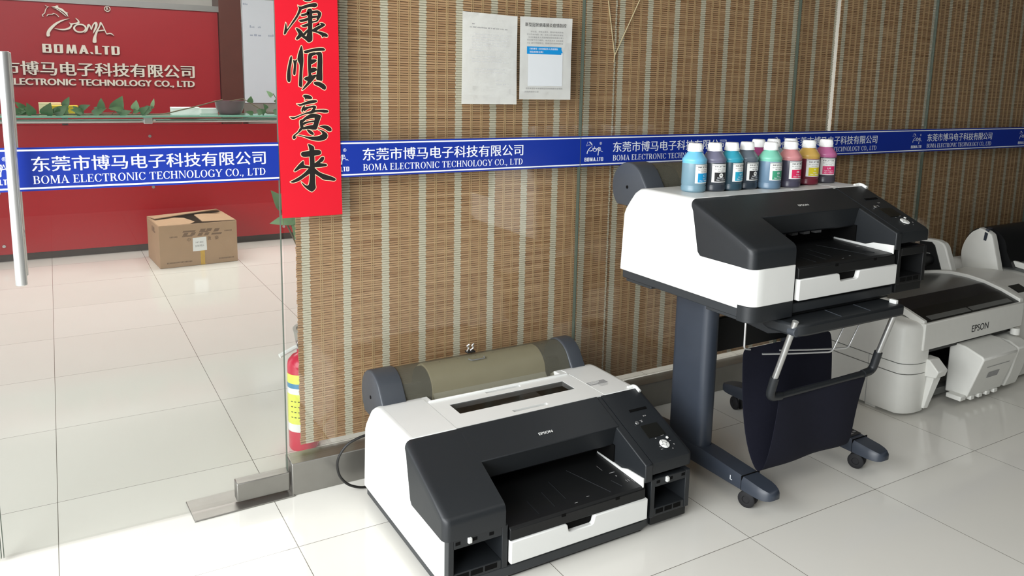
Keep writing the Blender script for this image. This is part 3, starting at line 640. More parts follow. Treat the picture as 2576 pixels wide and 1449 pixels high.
lv = [((0.985, 4.05, 1.15), (0.2, -0.2, 0.9), 0.05, 0.05, 0), ((1.155, 4.04, 1.20), (-0.6, -0.2, 0.7), 0.06, 0.04, 1), ((1.11, 4.03, 1.10), (-0.3, -0.3, 0.5), 0.05, 0.04, 0), ((1.04, 4.03, 1.07), (0.8, -0.3, 0.3), 0.07, 0.05, 0), ((1.17, 4.03, 1.07), (0.7, -0.3, 0.3), 0.07, 0.05, 0), ((1.0, 4.03, 1.06), (-0.8, -0.3, 0.3), 0.06, 0.04, 0), ((1.18, 4.03, 1.15), (0.7, -0.3, 0.5), 0.06, 0.04, 0), ((1.09, 4.03, 1.06), (-0.2, -0.5, 0.3), 0.07, 0.05, 0)]
obj('vine_stem', sb, STEM, v2, 0, 50)
for p, d, L, W, k in lv:
    b = new_bm(); leaf(b, p, d, (0.1, -1, 0.25), L, W); obj('leaf', b, LEAF2 if k else LEAF, v2, 0, 60)

# carton on the office floor
cb = thing('cardboard_box', 'brown cardboard carton with a white label on the office floor', 'box', (0.209, 3.447, 0), math.atan2(0.035, 0.532))
W_, D_, H_ = 0.533, 0.45, 0.305
b = new_bm()
for a, c in (((0, 0, 0.001), (W_, 0.006, H_)), ((0, D_-0.006, 0.001), (W_, D_, H_)), ((0, 0.006, 0.001), (0.006, D_-0.006, H_)), ((W_-0.006, 0.006, 0.001), (W_, D_-0.006, H_)), ((0.006, 0.006, 0.001), (W_-0.006, D_-0.006, 0.007))): box(b, a, c)
obj('carton_walls', b, CARD, cb, 0.002)
def flap(poly, t=0.005):
    b = new_bm(); n = (Vector(poly[1])-Vector(poly[0])).cross(Vector(poly[2])-Vector(poly[0])).normalized()
    if n.z < 0: n = -n
    loft(b, [[Vector(p) for p in poly], [Vector(p)+n*t for p in poly]]); obj('flap', b, CARD, cb)
flap([(0.003, 0.0, H_), (0.215, 0.03, H_-0.004), (0.25, 0.04, H_+0.008), (0.21, 0.21, H_+0.012), (0.004, D_-0.03, H_+0.002)])
flap([(W_-0.003, 0.01, H_), (0.30, 0.03, H_+0.004), (0.285, 0.22, H_+0.024), (W_-0.004, D_-0.03, H_+0.004)])
flap([(0.0, D_-0.003, H_), (W_, D_-0.003, H_), (W_-0.07, D_-0.16, H_+0.045), (0.02, D_-0.2, H_+0.012)])
b = new_bm(); put = lambda x, z: (x, -0.0006, z)
def para(x, z, w, h, s=0.35): return [(x, z), (x+w, z), (x+w+h*s, z+h), (x+h*s, z+h)]
# courier print: slanted bold letters cut by a bar
polys_to(b, [para(.155, .247, .085, .012, .6), para(.150, .215, .030, .028, .6), para(.165, .215, .055, .010, .6), para(.205, .222, .030, .022, .6),
             para(.255, .215, .030, .020, .6), para(.300, .215, .030, .020, .6), para(.268, .242, .036, .022, .6), para(.312, .242, .036, .022, .6), para(.28, .238, .05, .010, .6),
             para(.350, .215, .070, .013, .6), para(.365, .236, .034, .024, .6)], put)
put_text(b, '中', 0.185, 0.178, 0.024, 0.028, put, 0.02); put_text(b, '敦', 0.325, 0.178, 0.024, 0.028, put, 0.02); put_text(b, '豪', 0.375, 0.178, 0.026, 0.028, put, 0.02)
for x, w in ((0.07, 0.05), (0.445, 0.05), (0.045, 0.17), (0.40, 0.1)):
    z = 0.215 if x in (0.07,) else (0.232 if x == 0.445 else 0.03)
    k = x
    while k < x+w: polys_to(b, [rect(k, z, k+0.006, z+0.010)], put); k += 0.009
flat('printed_lettering', b, CARDIN, cb)
b = new_bm(); pl = lambda y, z: (-0.0006, D_-y, z)
polys_to(b, [para(.19, .235, .03, .04, .2), para(.24, .235, .03, .04, .2), para(.28, .235, .04, .012, .2), para(.28, .25, .014, .025, .2)], pl); flat('side_lettering', b, CARDIN, cb)
b = new_bm(); polys_to(b, [[(0.222, 0.105), (0.318, 0.106), (0.316, 0.205), (0.223, 0.203)]], lambda x, z: (x, -0.001, z)); lb = flat('paper_label', b, PAPER, cb)
b = new_bm(); put_text(b, 'HP 802', 0.243, 0.163, 0.052, 0.011, lambda x, z: (x, -0.0014, z), 0.02); put_text(b, '全新喷头', 0.235, 0.135, 0.066, 0.016, lambda x, z: (x, -0.0014, z)); flat('label_lettering', b, PRINTG, lb)
b = new_bm(); polys_to(b, [rect(0.272, 0.002, 0.302, 0.108)], lambda x, z: (x, -0.0008, z)); flat('parcel_tape', b, TAPEY, cb)

# extinguisher standing behind the fixed glass
fe = thing('fire_extinguisher', 'red fire extinguisher with a yellow label behind the glass beside the blind', 'fire extinguisher', (0.345, 0.31, 0))
b = new_bm(); lathe(b, [(0, 0.0), (0.050, 0.0), (0.054, 0.01), (0.054, 0.315), (0.050, 0.335), (0.036, 0.352), (0.018, 0.36), (0.018, 0.375), (0, 0.375)]); obj('cylinder', b, FIRE, fe, 0, 40)
for z0, z1, m in ((0.075, 0.105, PAPER), (0.105, 0.218, FLABEL), (0.218, 0.24, PAPER), (0.24, 0.258, FBLUE), (0.258, 0.292, FLABEL)):
    b = new_bm(); lathe(b, [(0.0545, z0), (0.0547, z0), (0.0547, z1), (0.0545, z1)]); obj('label_band', b, m, fe, 0, 40)
b = new_bm()
for a in (-120, -135, -105, -150):
    for k in range(4):
        z = 0.13+0.02*k; aa = math.radians(a); p = Vector((0.0551*math.cos(aa), 0.0551*math.sin(aa), z)); s = Vector((-math.sin(aa), math.cos(aa), 0))*0.004
        b.faces.new([b.verts.new(q) for q in (p-s, p+s, p+s+Vector((0, 0, 0.003)), p-s+Vector((0, 0, 0.003)))])
flat('label_print', b, PRINTK, fe)
b = new_bm(); cyl(b, (0, 0, 0), 0.014, 0.372, 0.40); tube(b, [(0.03, 0, 0.392), (-0.03, -0.01, 0.385), (-0.085, -0.02, 0.366)], 0.0085, 8); obj('lever_handle', b, PAPER, fe, 0, 40)
b = new_bm(); cyl(b, (-0.012, -0.03, 0.405), 0.016, -0.008, 0.008, 'y', 18); obj('pressure_gauge', b, ALU, fe, 0.001, 40)

# plant half hidden by the blind
pp = thing('potted_plant', 'leafy pot plant behind the blind, leaves showing under the red banner', 'plant', (0.62, 1.0, 0))
b = new_bm(); lathe(b, [(0, 0), (0.09, 0), (0.12, 0.2), (0.125, 0.22), (0.11, 0.22), (0.1, 0.19), (0, 0.18)]); obj('pot', b, mat('pot_grey', (160, 158, 150), 0.5), pp, 0, 40)
b = new_bm()
for q in ((-0.18, 0, 0.80), (-0.13, -0.01, 0.72), (-0.10, 0.01, 0.70), (0.1, 0.05, 0.85), (0.0, -0.02, 0.95)):
    tube(b, bend([(0, 0, 0.18), (q[0]*0.3, q[1], 0.5), q], 0.1), 0.004, 6)
obj('stem', b, STEM, pp, 0, 50)
for p, d, L, W in (((-0.16, -0.01, 0.79), (-0.3, -0.2, 0.5), 0.09, 0.06), ((-0.11, -0.02, 0.74), (-0.9, -0.2, -0.1), 0.11, 0.06), ((-0.10, -0.02, 0.74), (-0.1, -0.2, -0.8), 0.10, 0.055), ((-0.09, -0.02, 0.73), (0.4, -0.2, -0.7), 0.10, 0.06), ((0.0, -0.02, 0.93), (0.4, -0.3, 0.5), 0.12, 0.08), ((0.1, 0.03, 0.83), (0.8, -0.2, 0.3), 0.12, 0.08), ((-0.17, 0, 0.8), (0.4, -0.3, 0.6), 0.1, 0.06)):
    b = new_bm(); leaf(b, p, d, (0.1, -1, 0.3), L, W); obj('leaf', b, LEAF2, pp, 0, 60)

# ================================================================== LARGE FORMAT PRINTERS (white and black, desk size)
def add_text(name, s, org, ex, ey, w, h, m, parent, off=0.0):
    org, ex, ey = Vector(org), Vector(ex), Vector(ey); b = new_bm()
    put_text(b, s, 0, 0, w, h, lambda x, y: org+ex*x+ey*y, off); return flat(name, b, m, parent)
SL = Vector((0, 0.9174, 0.3980))                    # up the sloping hood
NSL = Vector((0, -0.3980, 0.9174))
def slope(u, v, off=0.0): return Vector((u, v, 0.225+(v+0.03)*0.4338))+NSL*off
def make_printer(label, loc, covered):
    W = 0.85
    t = thing('large_format_printer', label, 'printer', loc)
    # ---- plinth
    b = new_bm(); prism_z(b, [(0.006, 0.566), (0.006, 0.0), (0.03, -0.022), (0.20, -0.026), (0.665, -0.026), (0.70, -0.01), (0.842, -0.01), (0.842, 0.566)], 0.012, 0.042)
    base = obj('plinth', b, PLINTH, t, 0.003)
    for x0, x1 in ((0.015, 0.20), (0.68, 0.835)):
        for y0, y1 in ((0.01, 0.16), (0.42, 0.555)): boxo('foot', (x0, y0, 0.0), (x1, y1, 0.013), PLINTH, base, 0.002)
    boxo('front_skirt', (0.20, -0.018, 0.002), (0.668, 0.012, 0.045), BLACK2, t, 0.003)
    # ---- white body: side covers and the three pieces of the top
    SD = [(0.572, 0.042, 0, 0), (0.572, 0.24, -.6, 0), (0.566, 0.262, -.8, -.3), (0.545, 0.292, -.8, -.6), (0.520, 0.322, -.5, -.9), (0.495, 0.337, -.2, -1), (0.470, 0.340, 0, -1), (0.236, 0.340, 0, -1), (0.228, 0.330, 0, -.85), (0.192, 0.176, 0, 0), (0.182, 0.166, 0, 0), (-0.006, 0.166, 1, 0), (-0.006, 0.042, 1, 0)]
    obj('side_cover', rprism_x(new_bm(), SD, 0.0, 0.028, 0.022, 0, 6), WHITE, t, 0, 35)
    TP = SD[:9]+[(0.20, 0.20, 0, 0), (0.21, 0.05, 0, 0)]
    obj('top_cover', rprism_x(new_bm(), TP, 0.0285, 0.1635, 0, 0), WHITE, t, 0, 35)
    obj('side_cover', rprism_x(new_bm(), SD[:9]+[(0.192, 0.176, 0, 0), (0.30, 0.16, 0, 0), (0.30, 0.042, 0, 0)], 0.822, W, 0, 0.022, 6), WHITE, t, 0, 35)
    obj('top_cover', rprism_x(new_bm(), TP, 0.7035, 0.8215, 0, 0), WHITE, t, 0, 35)
    # lid with a window, bordered by four strips, and two finger grips
    lid = new_bm(); x0, x1, y0, y1 = 0.165, 0.702, 0.236, 0.446; wx0, wx1, wy0, wy1 = 0.219, 0.647, 0.322, 0.398
    for a, c in (((x0, y0), (x1, 0.256)), ((x0, 0.256), (0.372, 0.270)), ((0.498, 0.256), (x1, 0.270)), ((x0, 0.270), (x1, wy0)), ((x0, wy1), (x1, 0.424)), ((x0, 0.424), (0.366, 0.436)), ((0.497, 0.424), (x1, 0.436)), ((x0, 0.436), (x1, y1)), ((x0, wy0), (wx0, wy1)), ((wx1, wy0), (x1, wy1))):
        box(lid, (a[0], a[1], 0.322), (c[0], c[1], 0.3395))
    bmesh.ops.remove_doubles(lid, verts=lid.verts[:], dist=0.0002)
    lo = obj('lid', lid, WHITE, t)
    if not covered: boxo('lid_rib', (x0+0.004, 0.440, 0.338), (x1-0.004, 0.447, 0.345), WHITE, lo, 0.002)
    boxo('grip_recess', (0.370, 0.254, 0.318), (0.500, 0.272, 0.330), LIDGREY, lo); boxo('grip_recess', (0.364, 0.422, 0.318), (0.499, 0.438, 0.330), LIDGREY, lo)
    boxo('lid_window', (wx0, wy0, 0.335), (wx1, wy1, 0.3385), WINDOWD, lo)
    for sx, px in ((x0, 0.1635), (x1, 0.7035)):
        boxo('seam', (min(sx, px)+0.0002, 0.237, 0.30), (max(sx, px)-0.0002, 0.45, 0.3375), PRINTG, lo)
    # carriage and dark inside
    boxo('inner_chassis', (0.166, 0.235, 0.205), (0.701, 0.425, 0.300), BLACK2, t)
    cr = new_bm(); box(cr, (0.47, 0.33, 0.300), (0.535, 0.39, 0.326)); box(cr, (0.39, 0.338, 0.300), (0.47, 0.378, 0.316)); prism_z(cr, [(0.28, 0.325), (0.46, 0.335), (0.46, 0.36), (0.36, 0.372)], 0.301, 0.306)
    obj('print_carriage', cr, ALU, t, 0.004)
    boxo('rear_chassis', (0.166, 0.447, 0.05), (0.701, 0.560, 0.285), BLACK2, t, 0.004)
    for xx0, xx1 in ((0.1645, 0.186), (0.676, 0.7025)):
        b = new_bm(); prism_x(b, [(0.447, 0.30), (0.447, 0.339), (0.495, 0.337), (0.52, 0.320), (0.52, 0.30)], xx0, xx1); obj('shoulder', b, WHITE, t, 0.002)
    if not covered:
        st = new_bm(); polys_to(st, [rect(0.706, 0.318, 0.780, 0.344)], lambda x, y: (x, y, 0.3406)); o = flat('notice_sticker', st, PRINTG, t)
        st = new_bm()
        for k in range(3):
            x = 0.711
            while x < 0.755-0.006*k: polys_to(st, [rect(x, 0.337-0.0065*k, x+0.003, 0.3410-0.0065*k)], lambda x, y: (x, y, 0.3409)); x += 0.0042
        flat('sticker_print', st, PAPER, o)
        st = new_bm()
        for k in range(4): polys_to(st, [rect(0.735, 0.312-0.0045*k, 0.775-0.003*k, 0.3128-0.0045*k)], lambda x, y: (x, y, 0.3409))
        flat('sticker_print', st, PRINTG, o)
    # ---- black front hood: centre, left wing with a rounded corner, right wing
    top = [(0.240, 0.338), (0.232, 0.3385), (0.218, 0.331)]
    b = new_bm(); prism_x(b, top+[(0.112, 0.286), (0.116, 0.276), (0.127, 0.224), (0.133, 0.218), (0.240, 0.212)], 0.17, 0.672); hood = obj('front_hood', b, BLACK, t, 0.0025)
    LW = [(0.236, 0.338, -.2, -1), (0.230, 0.3375, -.1, -.8), (0.216, 0.330, 0, -.55), (0.112, 0.286, 0, -.28), (-0.018, 0.2300, .9, -.1), (-0.027, 0.222, 1, -.15), (-0.030, 0.208, 1.1, 0), (-0.030, 0.166, 1.1, 0), (0.184, 0.168, 0, 0), (0.194, 0.178, 0, 0), (0.226, 0.318, -.1, -.75)]
    obj('left_wing', rprism_x(new_bm(), LW, -0.0008, 0.181, 0.022, 0, 7), BLACK, t, 0, 40)
    RW = [(0.236, 0.338, -.2, -1), (0.230, 0.3375, -.1, -.8), (0.216, 0.330, 0, -.6), (0.112, 0.286, 0, -.6), (-0.020, 0.2290, .5, -.6), (-0.030, 0.221, .9, -.3), (-0.032, 0.208, 1, 0), (-0.032, 0.186, 1, .2), (0.10, 0.168, 0, 0), (0.229, 0.168, 0, 0)]
    rw = obj('right_wing', rprism_x(new_bm(), RW, 0.689, W+0.001, 0.0, 0.02, 6), BLACK, t, 0, 40)
    RI = [(0.236, 0.337), (0.216, 0.329), (0.118, 0.287), (-0.030, 0.2245), (-0.034, 0.2215), (-0.034, 0.166), (0.229, 0.166)]
    obj('wing_cheek', prism_x(new_bm(), RI, 0.660, 0.6885), BLACK, t, 0.003)
    # logo
    lg = add_text('maker_lettering', 'EPSON', slope(0.397, 0.1478, 0.0008), (1, 0, 0), SL, 0.048, 0.0095, PAPER, hood, 0.03)
    # control panel
    def disc(name, u, v, r, m, par, off=0.0012, h=0.002):
        b = new_bm(); c = slope(u, v, off); R = [[c+Vector((1, 0, 0))*rr*math.cos(2*PI*k/26)+SL*rr*math.sin(2*PI*k/26)+NSL*hh for k in range(26)] for rr, hh in ((r, 0), (r, h*0.7), (r*0.92, h))]
        loft(b, R); return obj(name, b, m, par, 0, 40)
    def quad(name, us, m, par, off):
        b = new_bm(); polys_to(b, [us], lambda x, y: slope(x, y, off)); solidify(b, -NSL*0.002); return obj(name, b, m, par)
    quad('screen', [(0.738, 0.047), (0.805, 0.047), (0.805, 0.094), (0.740, 0.094)], LIDDARK, rw, 0.0015)
    quad('vent_slot', [(0.744, 0.150), (0.812, 0.150), (0.812, 0.158), (0.744, 0.158)], GAP, rw, 0.0012)
    dl = disc('button_dial', 0.7735, 0.0165, 0.0165, PAPER, rw)
    b = new_bm()
    for a in (100, 190, 280, 10):
        ca, sa = math.cos(math.radians(a)), math.sin(math.radians(a))
        polys_to(b, [[(0.7735+r*ca-q*sa, 0.0165+r*sa+q*ca) for r, q in ((0.006, -.0006), (0.0168, -.0006), (0.0168, .0006), (0.006, .0006))]], lambda x, y: slope(x, y, 0.0034))
    polys_to(b, ring_polys(0.7735, 0.0165, 0.0068, 0.0068, 0.0008, 0.0008, 0, 360, 20), lambda x, y: slope(x, y, 0.0034)); flat('dial_gaps', b, PRINTK, dl)
    disc('button', 0.799, 0.034, 0.0045, PAPER, rw); disc('button', 0.737, 0.107, 0.0068, ALU, rw)
    b = new_bm()
    for u, v, w, h in ((0.7475, 0.001, .008, .002), (0.750, 0.010, .005, .003), (0.796, 0.021, .008, .001), (0.803, 0.006, .004, .004), (0.788, -0.006, .004, .003), (0.757, 0.040, .005, .003), (0.783, 0.045, .012, .0015), (0.752, 0.112, .010, .002), (0.754, 0.106, .006, .004), (0.776, 0.124, .005, .004), (0.783, 0.124, .005, .004)):
        polys_to(b, [rect(u, v, u+w, v+h)], lambda x, y: slope(x, y, 0.0012))
    flat('panel_marks', b, PRINTG, rw)
    # white lever by the right top corner
    b = new_bm(); tube(b, bend([(0.808, 0.246, 0.340), (0.830, 0.243, 0.344), (0.834, 0.232, 0.342), (0.834, 0.214, 0.334)], 0.007), [0.0058]*14, 10); obj('paper_lever', b, WHITE, t, 0, 50)
    # ---- paper cassette between the wings
    b = new_bm(); prism_x(b, [(-0.034, 0.119), (-0.034, 0.150), (-0.026, 0.156), (0.02, 0.158), (0.24, 0.166), (0.24, 0.119)], 0.194, 0.662); ct_ = obj('paper_cassette', b, BLACK2, t, 0.002)
    b = new_bm()
    for u0, v0, u1, v1 in ((0.50, 0.15, 0.55, -0.01), (0.36, 0.0, 0.365, 0.08), (0.41, 0.02, 0.415, 0.12), (0.59, 0.04, 0.60, 0.0), (0.30, -0.01, 0.302, 0.06)):
        tube(b, [(u0, v0, 0.1585+0.0364*(v0-0.02)), (u1, v1, 0.1585+0.0364*(v1-0.02))], 0.0009, 6)
    obj('cassette_ribs', b, BLACK, ct_)
    b = new_bm()
    for u, v, w, h in ((0.47, 0.0, .010, .002), (0.42, -0.012, .010, .002), (0.618, 0.052, .004, .006), (0.60, 0.10, .001, .03), (0.648, 0.0, .001, .05), (0.61, 0.075, .02, .003), (0.63, 0.012, .002, .012), (0.638, 0.012, .002, .012)):
        polys_to(b, [rect(u, v, u+w, v+h)], lambda x, y: (x, y, 0.1588+0.0364*(y-0.02)))
    flat('cassette_marks', b, PRINTG, ct_)
    for x in (0.36, 0.55): boxo('cassette_clip', (x, -0.0352, 0.143), (x+0.014, -0.033, 0.151), GAP, ct_)
    # white cassette front with its finger notch
    FP = [(0.194, 0.053), (0.669, 0.053), (0.669, 0.119), (0.476, 0.119), (0.472, 0.116), (0.468, 0.098), (0.462, 0.094), (0.388, 0.094), (0.382, 0.098), (0.378, 0.116), (0.374, 0.119), (0.194, 0.119)]
    obj('cassette_front', prism_y(new_bm(), FP, -0.040, -0.022), WHITE, t, 0.003)
    boxo('notch_back', (0.372, -0.026, 0.08), (0.478, -0.016, 0.121), GAP, t)
    b = new_bm(); prism_x(b, [(-0.030, 0.150), (-0.030, 0.182), (0.045, 0.178), (0.075, 0.168), (0.20, 0.170), (0.20, 0.160)], 0.654, 0.6595); obj('paper_guide', b, WHITE, t, 0.001)
    b = new_bm(); prism_x(b, [(0.115, 0.17), (0.115, 0.225), (0.24, 0.23), (0.24, 0.17)], 0.655, 0.6595); obj('cheek_step', b, GAP, t)
    b = new_bm(); box(b, (0.21, 0.215, 0.150), (0.65, 0.24, 0.2135)); obj('slot_back', b, GAP, t)
    for k in range(6): boxo('feed_finger', (0.25+0.06*k, 0.195, 0.192), (0.28+0.06*k, 0.216, 0.206), PRINTG if covered else DARKGREY, t, 0.002)
    # ---- ink bays
    def bay(u0, u1, name, lip):
        y0 = -0.028
        b = new_bm(); box(b, (u0, y0, 0.042), (u0+0.016, 0.2, 0.1665)); box(b, (u1-0.018, y0, 0.042), (u1, 0.2, 0.1665)); box(b, (u0+0.016, y0+0.002, 0.042), (u1-0.018, 0.2, 0.068)); box(b, (u0+0.016, 0.185, 0.068), (u1-0.018, 0.2, 0.1665)); box(b, (u0+0.016, y0, 0.140), (u1-0.018, y0+0.02, 0.1665))
        o = obj(name, b, BLACK2 if covered else BLACK, t, 0.002)  # covered printer: deeper black paints in the shade of the bay
        g = new_bm()
        for k in range(3): w = (u1-u0-0.05)/3; box(g, (u0+0.024+w*k, y0+0.0012, 0.050), (u0+0.018+w*(k+1), y0+0.0045, 0.064))
        obj('bay_recess', g, GAP, o)
        if covered: return o
        n = new_bm(); prism_x(n, [(y0-0.008, 0.150), (y0-0.008, 0.164), (y0+0.004, 0.166), (y0+0.004, 0.148)], u0+0.055, u0+0.066); obj('latch', n, WHITE, o, 0.002)
        for k in range(3): boxo('bay_hole', (u0+0.02+0.05*k, y0-0.0006, 0.151), (u0+0.034+0.05*k, y0+0.002, 0.160), GAP, o)
        return o
    if covered:
        P = [(0.182, -0.032), (0.05, -0.034)]+[(0.0+0.036-0.036*math.sin(a), 0.002-0.036*math.cos(a)) for a in [k*PI/14 for k in range(1, 8)]]+[(0.0, 0.02), (0.182, 0.02)]
        obj('ink_cover', prism_z(new_bm(), [(x-0.0012, y) for x, y in P], 0.054, 0.1655), WHITE, t, 0.0015)
        obj('base_corner', prism_z(new_bm(), [(x-0.0008, y) for x, y in P], 0.004, 0.0535), BLACK, t, 0.002)
        boxo('side_button', (-0.0018, 0.312, 0.154), (0.002, 0.346, 0.180), WHITE, t, 0.0012)
    else: bay(0.012, 0.190, 'left_ink_bay', 0)
    bay(0.690, 0.846, 'right_ink_bay', 0)
    boxo('bay_floor', (0.70, -0.02, 0.012), (0.842, 0.2, 0.042), BLACK2, t, 0.002)
    # ---- roll holder at the back
    cv, cw, R = 0.590, 0.330, 0.088
    prof = [(cv+R*math.cos(a), cw+R*math.sin(a)) for a in [math.radians(q) for q in range(-50, 141, 10)]]
    capP = prof+[(0.478, 0.325), (0.47, 0.300), (0.575, 0.262)]
    for x0_, x1_ in ((0.030, 0.112), (0.748, 0.806)):
        o = obj('roll_end_cap', rprism_x(new_bm(), [(p[0], p[1], (cv-p[0])/R*0.6, (cw-p[1])/R*0.6) for p in capP], x0_, x1_, 0.008, 0.002, 4), DARKGREY, t, 0, 35)
        if x0_ < 0.5:
            h = new_bm(); cyl(h, (x0_-0.0005, cv, cw), 0.006, -0.0006, 0.001, 'x', 14); obj('cap_hole', h, GAP, o)
    R2 = R-0.004
    arc = [(cv+R2*math.cos(a), cw+R2*math.sin(a)) for a in [math.radians(q) for q in range(-30, 151, 9)]]+[(0.484, 0.312)]
    ia = [(cv+(R2-0.003)*math.cos(a), cw+(R2-0.003)*math.sin(a)) for a in [math.radians(q) for q in range(-30, 151, 9)]]+[(0.487, 0.312)]
    cvr = obj('roll_cover', prism_x(new_bm(), arc+ia[::-1], 0.112, 0.748), SMOKE, t, 0, 40)
    ang = math.radians(112); nrm = Vector((0, math.cos(ang), math.sin(ang))); tan = Vector((0, -math.sin(ang), math.cos(ang)))
    c0 = Vector((0.4, cv, cw))+nrm*(R2+0.0015)
    b = new_bm(); tube(b, bend([c0+Vector((-0.03, 0, 0))-tan*0.006, c0+Vector((-0.022, 0, 0))+tan*0.004, c0+Vector((0.03, 0, 0))+tan*0.004, c0+Vector((0.03, 0, 0))-tan*0.006], 0.004, 3), 0.0022, 6); obj('cover_grip', b, LIDGREY, cvr)
    b = new_bm()
    for k in range(30):
        aa = math.radians(100); n2 = Vector((0, math.cos(aa), math.sin(aa))); p = Vector((0.20+0.017*k, cv, cw))+n2*(R2+0.0006)
        tt = Vector((0, -math.sin(aa), math.cos(aa)))
        h = 0.0045 if k % 4 == 0 else 0.001
        b.faces.new([b.verts.new(q) for q in (p, p+Vector((0.003 if k % 4 else 0.002, 0, 0)), p+Vector((0.003 if k % 4 else 0.002, 0, 0))+tt*-h, p-tt*h)])
    flat('scale_marks', b, PRINTK, cvr)
    b = new_bm(); cyl(b, (0, cv, cw), 0.022, 0.11, 0.75, 'x', 18); obj('roll_spindle', b, BLACK2, t, 0, 40)
    for x0_, x1_ in ((0.205, 0.214), (0.653, 0.662)):
        b = new_bm(); cyl(b, (0, cv, cw), 0.072, x0_, x1_, 'x', 26); obj('spindle_flange', b, BLACK2, t, 0, 40)
    b = new_bm(); box(b, (0.125, 0.478, 0.262), (0.74, 0.66, 0.290)); obj('roll_tray', b, BLACK2, t, 0.004)
    return t
printer_low = make_printer('white and black roll printer standing on the floor, ink bay open', (0.416, -0.716, 0.0), False)
pr = thing('paper_roll', 'cream paper roll under the smoked cover of the floor printer', 'paper roll', (0.416, -0.716, 0.0))
b = new_bm(); cyl(b, (0, 0.590, 0.330), 0.0785, 0.216, 0.651, 'x', 48); obj('roll', b, ROLL, pr, 0, 40)
b = new_bm(); loft(b, [[(x, 0.512, 0.335), (x, 0.500, 0.318), (x, 0.462, 0.316), (x, 0.462, 0.3155), (x, 0.500, 0.3172), (x, 0.511, 0.334)] for x in (0.216, 0.651)]); obj('paper_tail', b, PAPER, pr)
printer_high = make_printer('white and black roll printer on the wheeled stand, topped with ink bottles', (1.323, -0.852, 0.657), True)

# clips on the roll cover
ck = thing('metal_clip', 'small shiny wire clips sitting on the floor printer\'s roll cover', 'clip', (0.812, -0.113, 0.418))
b = new_bm(); box(b, (-0.014, -0.010, 0.0), (0.018, 0.012, 0.006)); obj('clip_base', b, BLACK2, ck, 0.002)
for dx, rz in ((-0.008, 0.5), (0.009, -0.5)):
    b = new_bm(); c, s = math.cos(rz), math.sin(rz)
    tube(b, bend([(dx-0.006*c, -0.006*s, 0.006), (dx+0.006*c, 0.004*s, 0.016), (dx-0.003*c, 0.004*s, 0.024), (dx+0.006*c, -0.002, 0.030)], 0.003, 3), 0.0028, 8); obj('wire_loop', b, CHROME, ck, 0, 50)

# power cable behind the floor printer
b = new_bm(); tube(b, bend([(0.52, -0.115, 0.20), (0.425, -0.112, 0.198), (0.368, -0.108, 0.178), (0.338, -0.10, 0.125), (0.345, -0.098, 0.07), (0.375, -0.098, 0.030), (0.425, -0.10, 0.007), (0.53, -0.09, 0.006)], 0.05, 6), 0.0042, 10)
tag(obj('power_cable', b, CABLE, None, 0, 50), 'black power cable looping out behind the floor printer', 'cable')

# ================================================================== WHEELED STAND
st = thing('printer_stand', 'dark grey wheeled printer stand with a cloth paper basket', 'printer stand', (0, 0, 0))
def rrect(cx, cy, hx, hy, r, n=6):
    out = []
    for sx, sy, a0 in ((1, 1, 0), (-1, 1, 90), (-1, -1, 180), (1, -1, 270)):
        for k in range(n+1):
            a = math.radians(a0+90*k/n); out.append((cx+sx*(hx-r)+r*math.cos(a), cy+sy*(hy-r)+r*math.sin(a)))
    return out
def wheel(x, y, ang, par):
    d = Vector((math.cos(ang), math.sin(ang), 0))
    b = new_bm(); R = 0.028
    for s in (-1, 1):
        rings = []
        for r, h in ((0.011, 0.006), (R-0.004, 0.006), (R, 0.009), (R, 0.017), (R-0.004, 0.020), (0.013, 0.020), (0.011, 0.017)):
            rings.append([Vector((x, y, R))+d*(h*s)+Vector((-d.y, d.x, 0))*r*math.cos(2*PI*k/22)+Vector((0, 0, 1))*r*math.sin(2*PI*k/22) for k in range(22)])
        loft(b, rings)
    w = obj('caster', b, RUBBER, par, 0, 40)
    b = new_bm(); cyl(b, (x, y, 0), 0.009, R-0.006, 0.072); box(b, (x-0.005, y-0.005, R-0.012), (x+0.005, y+0.005, 0.06)); obj('caster_fork', b, ALU, w, 0.001)
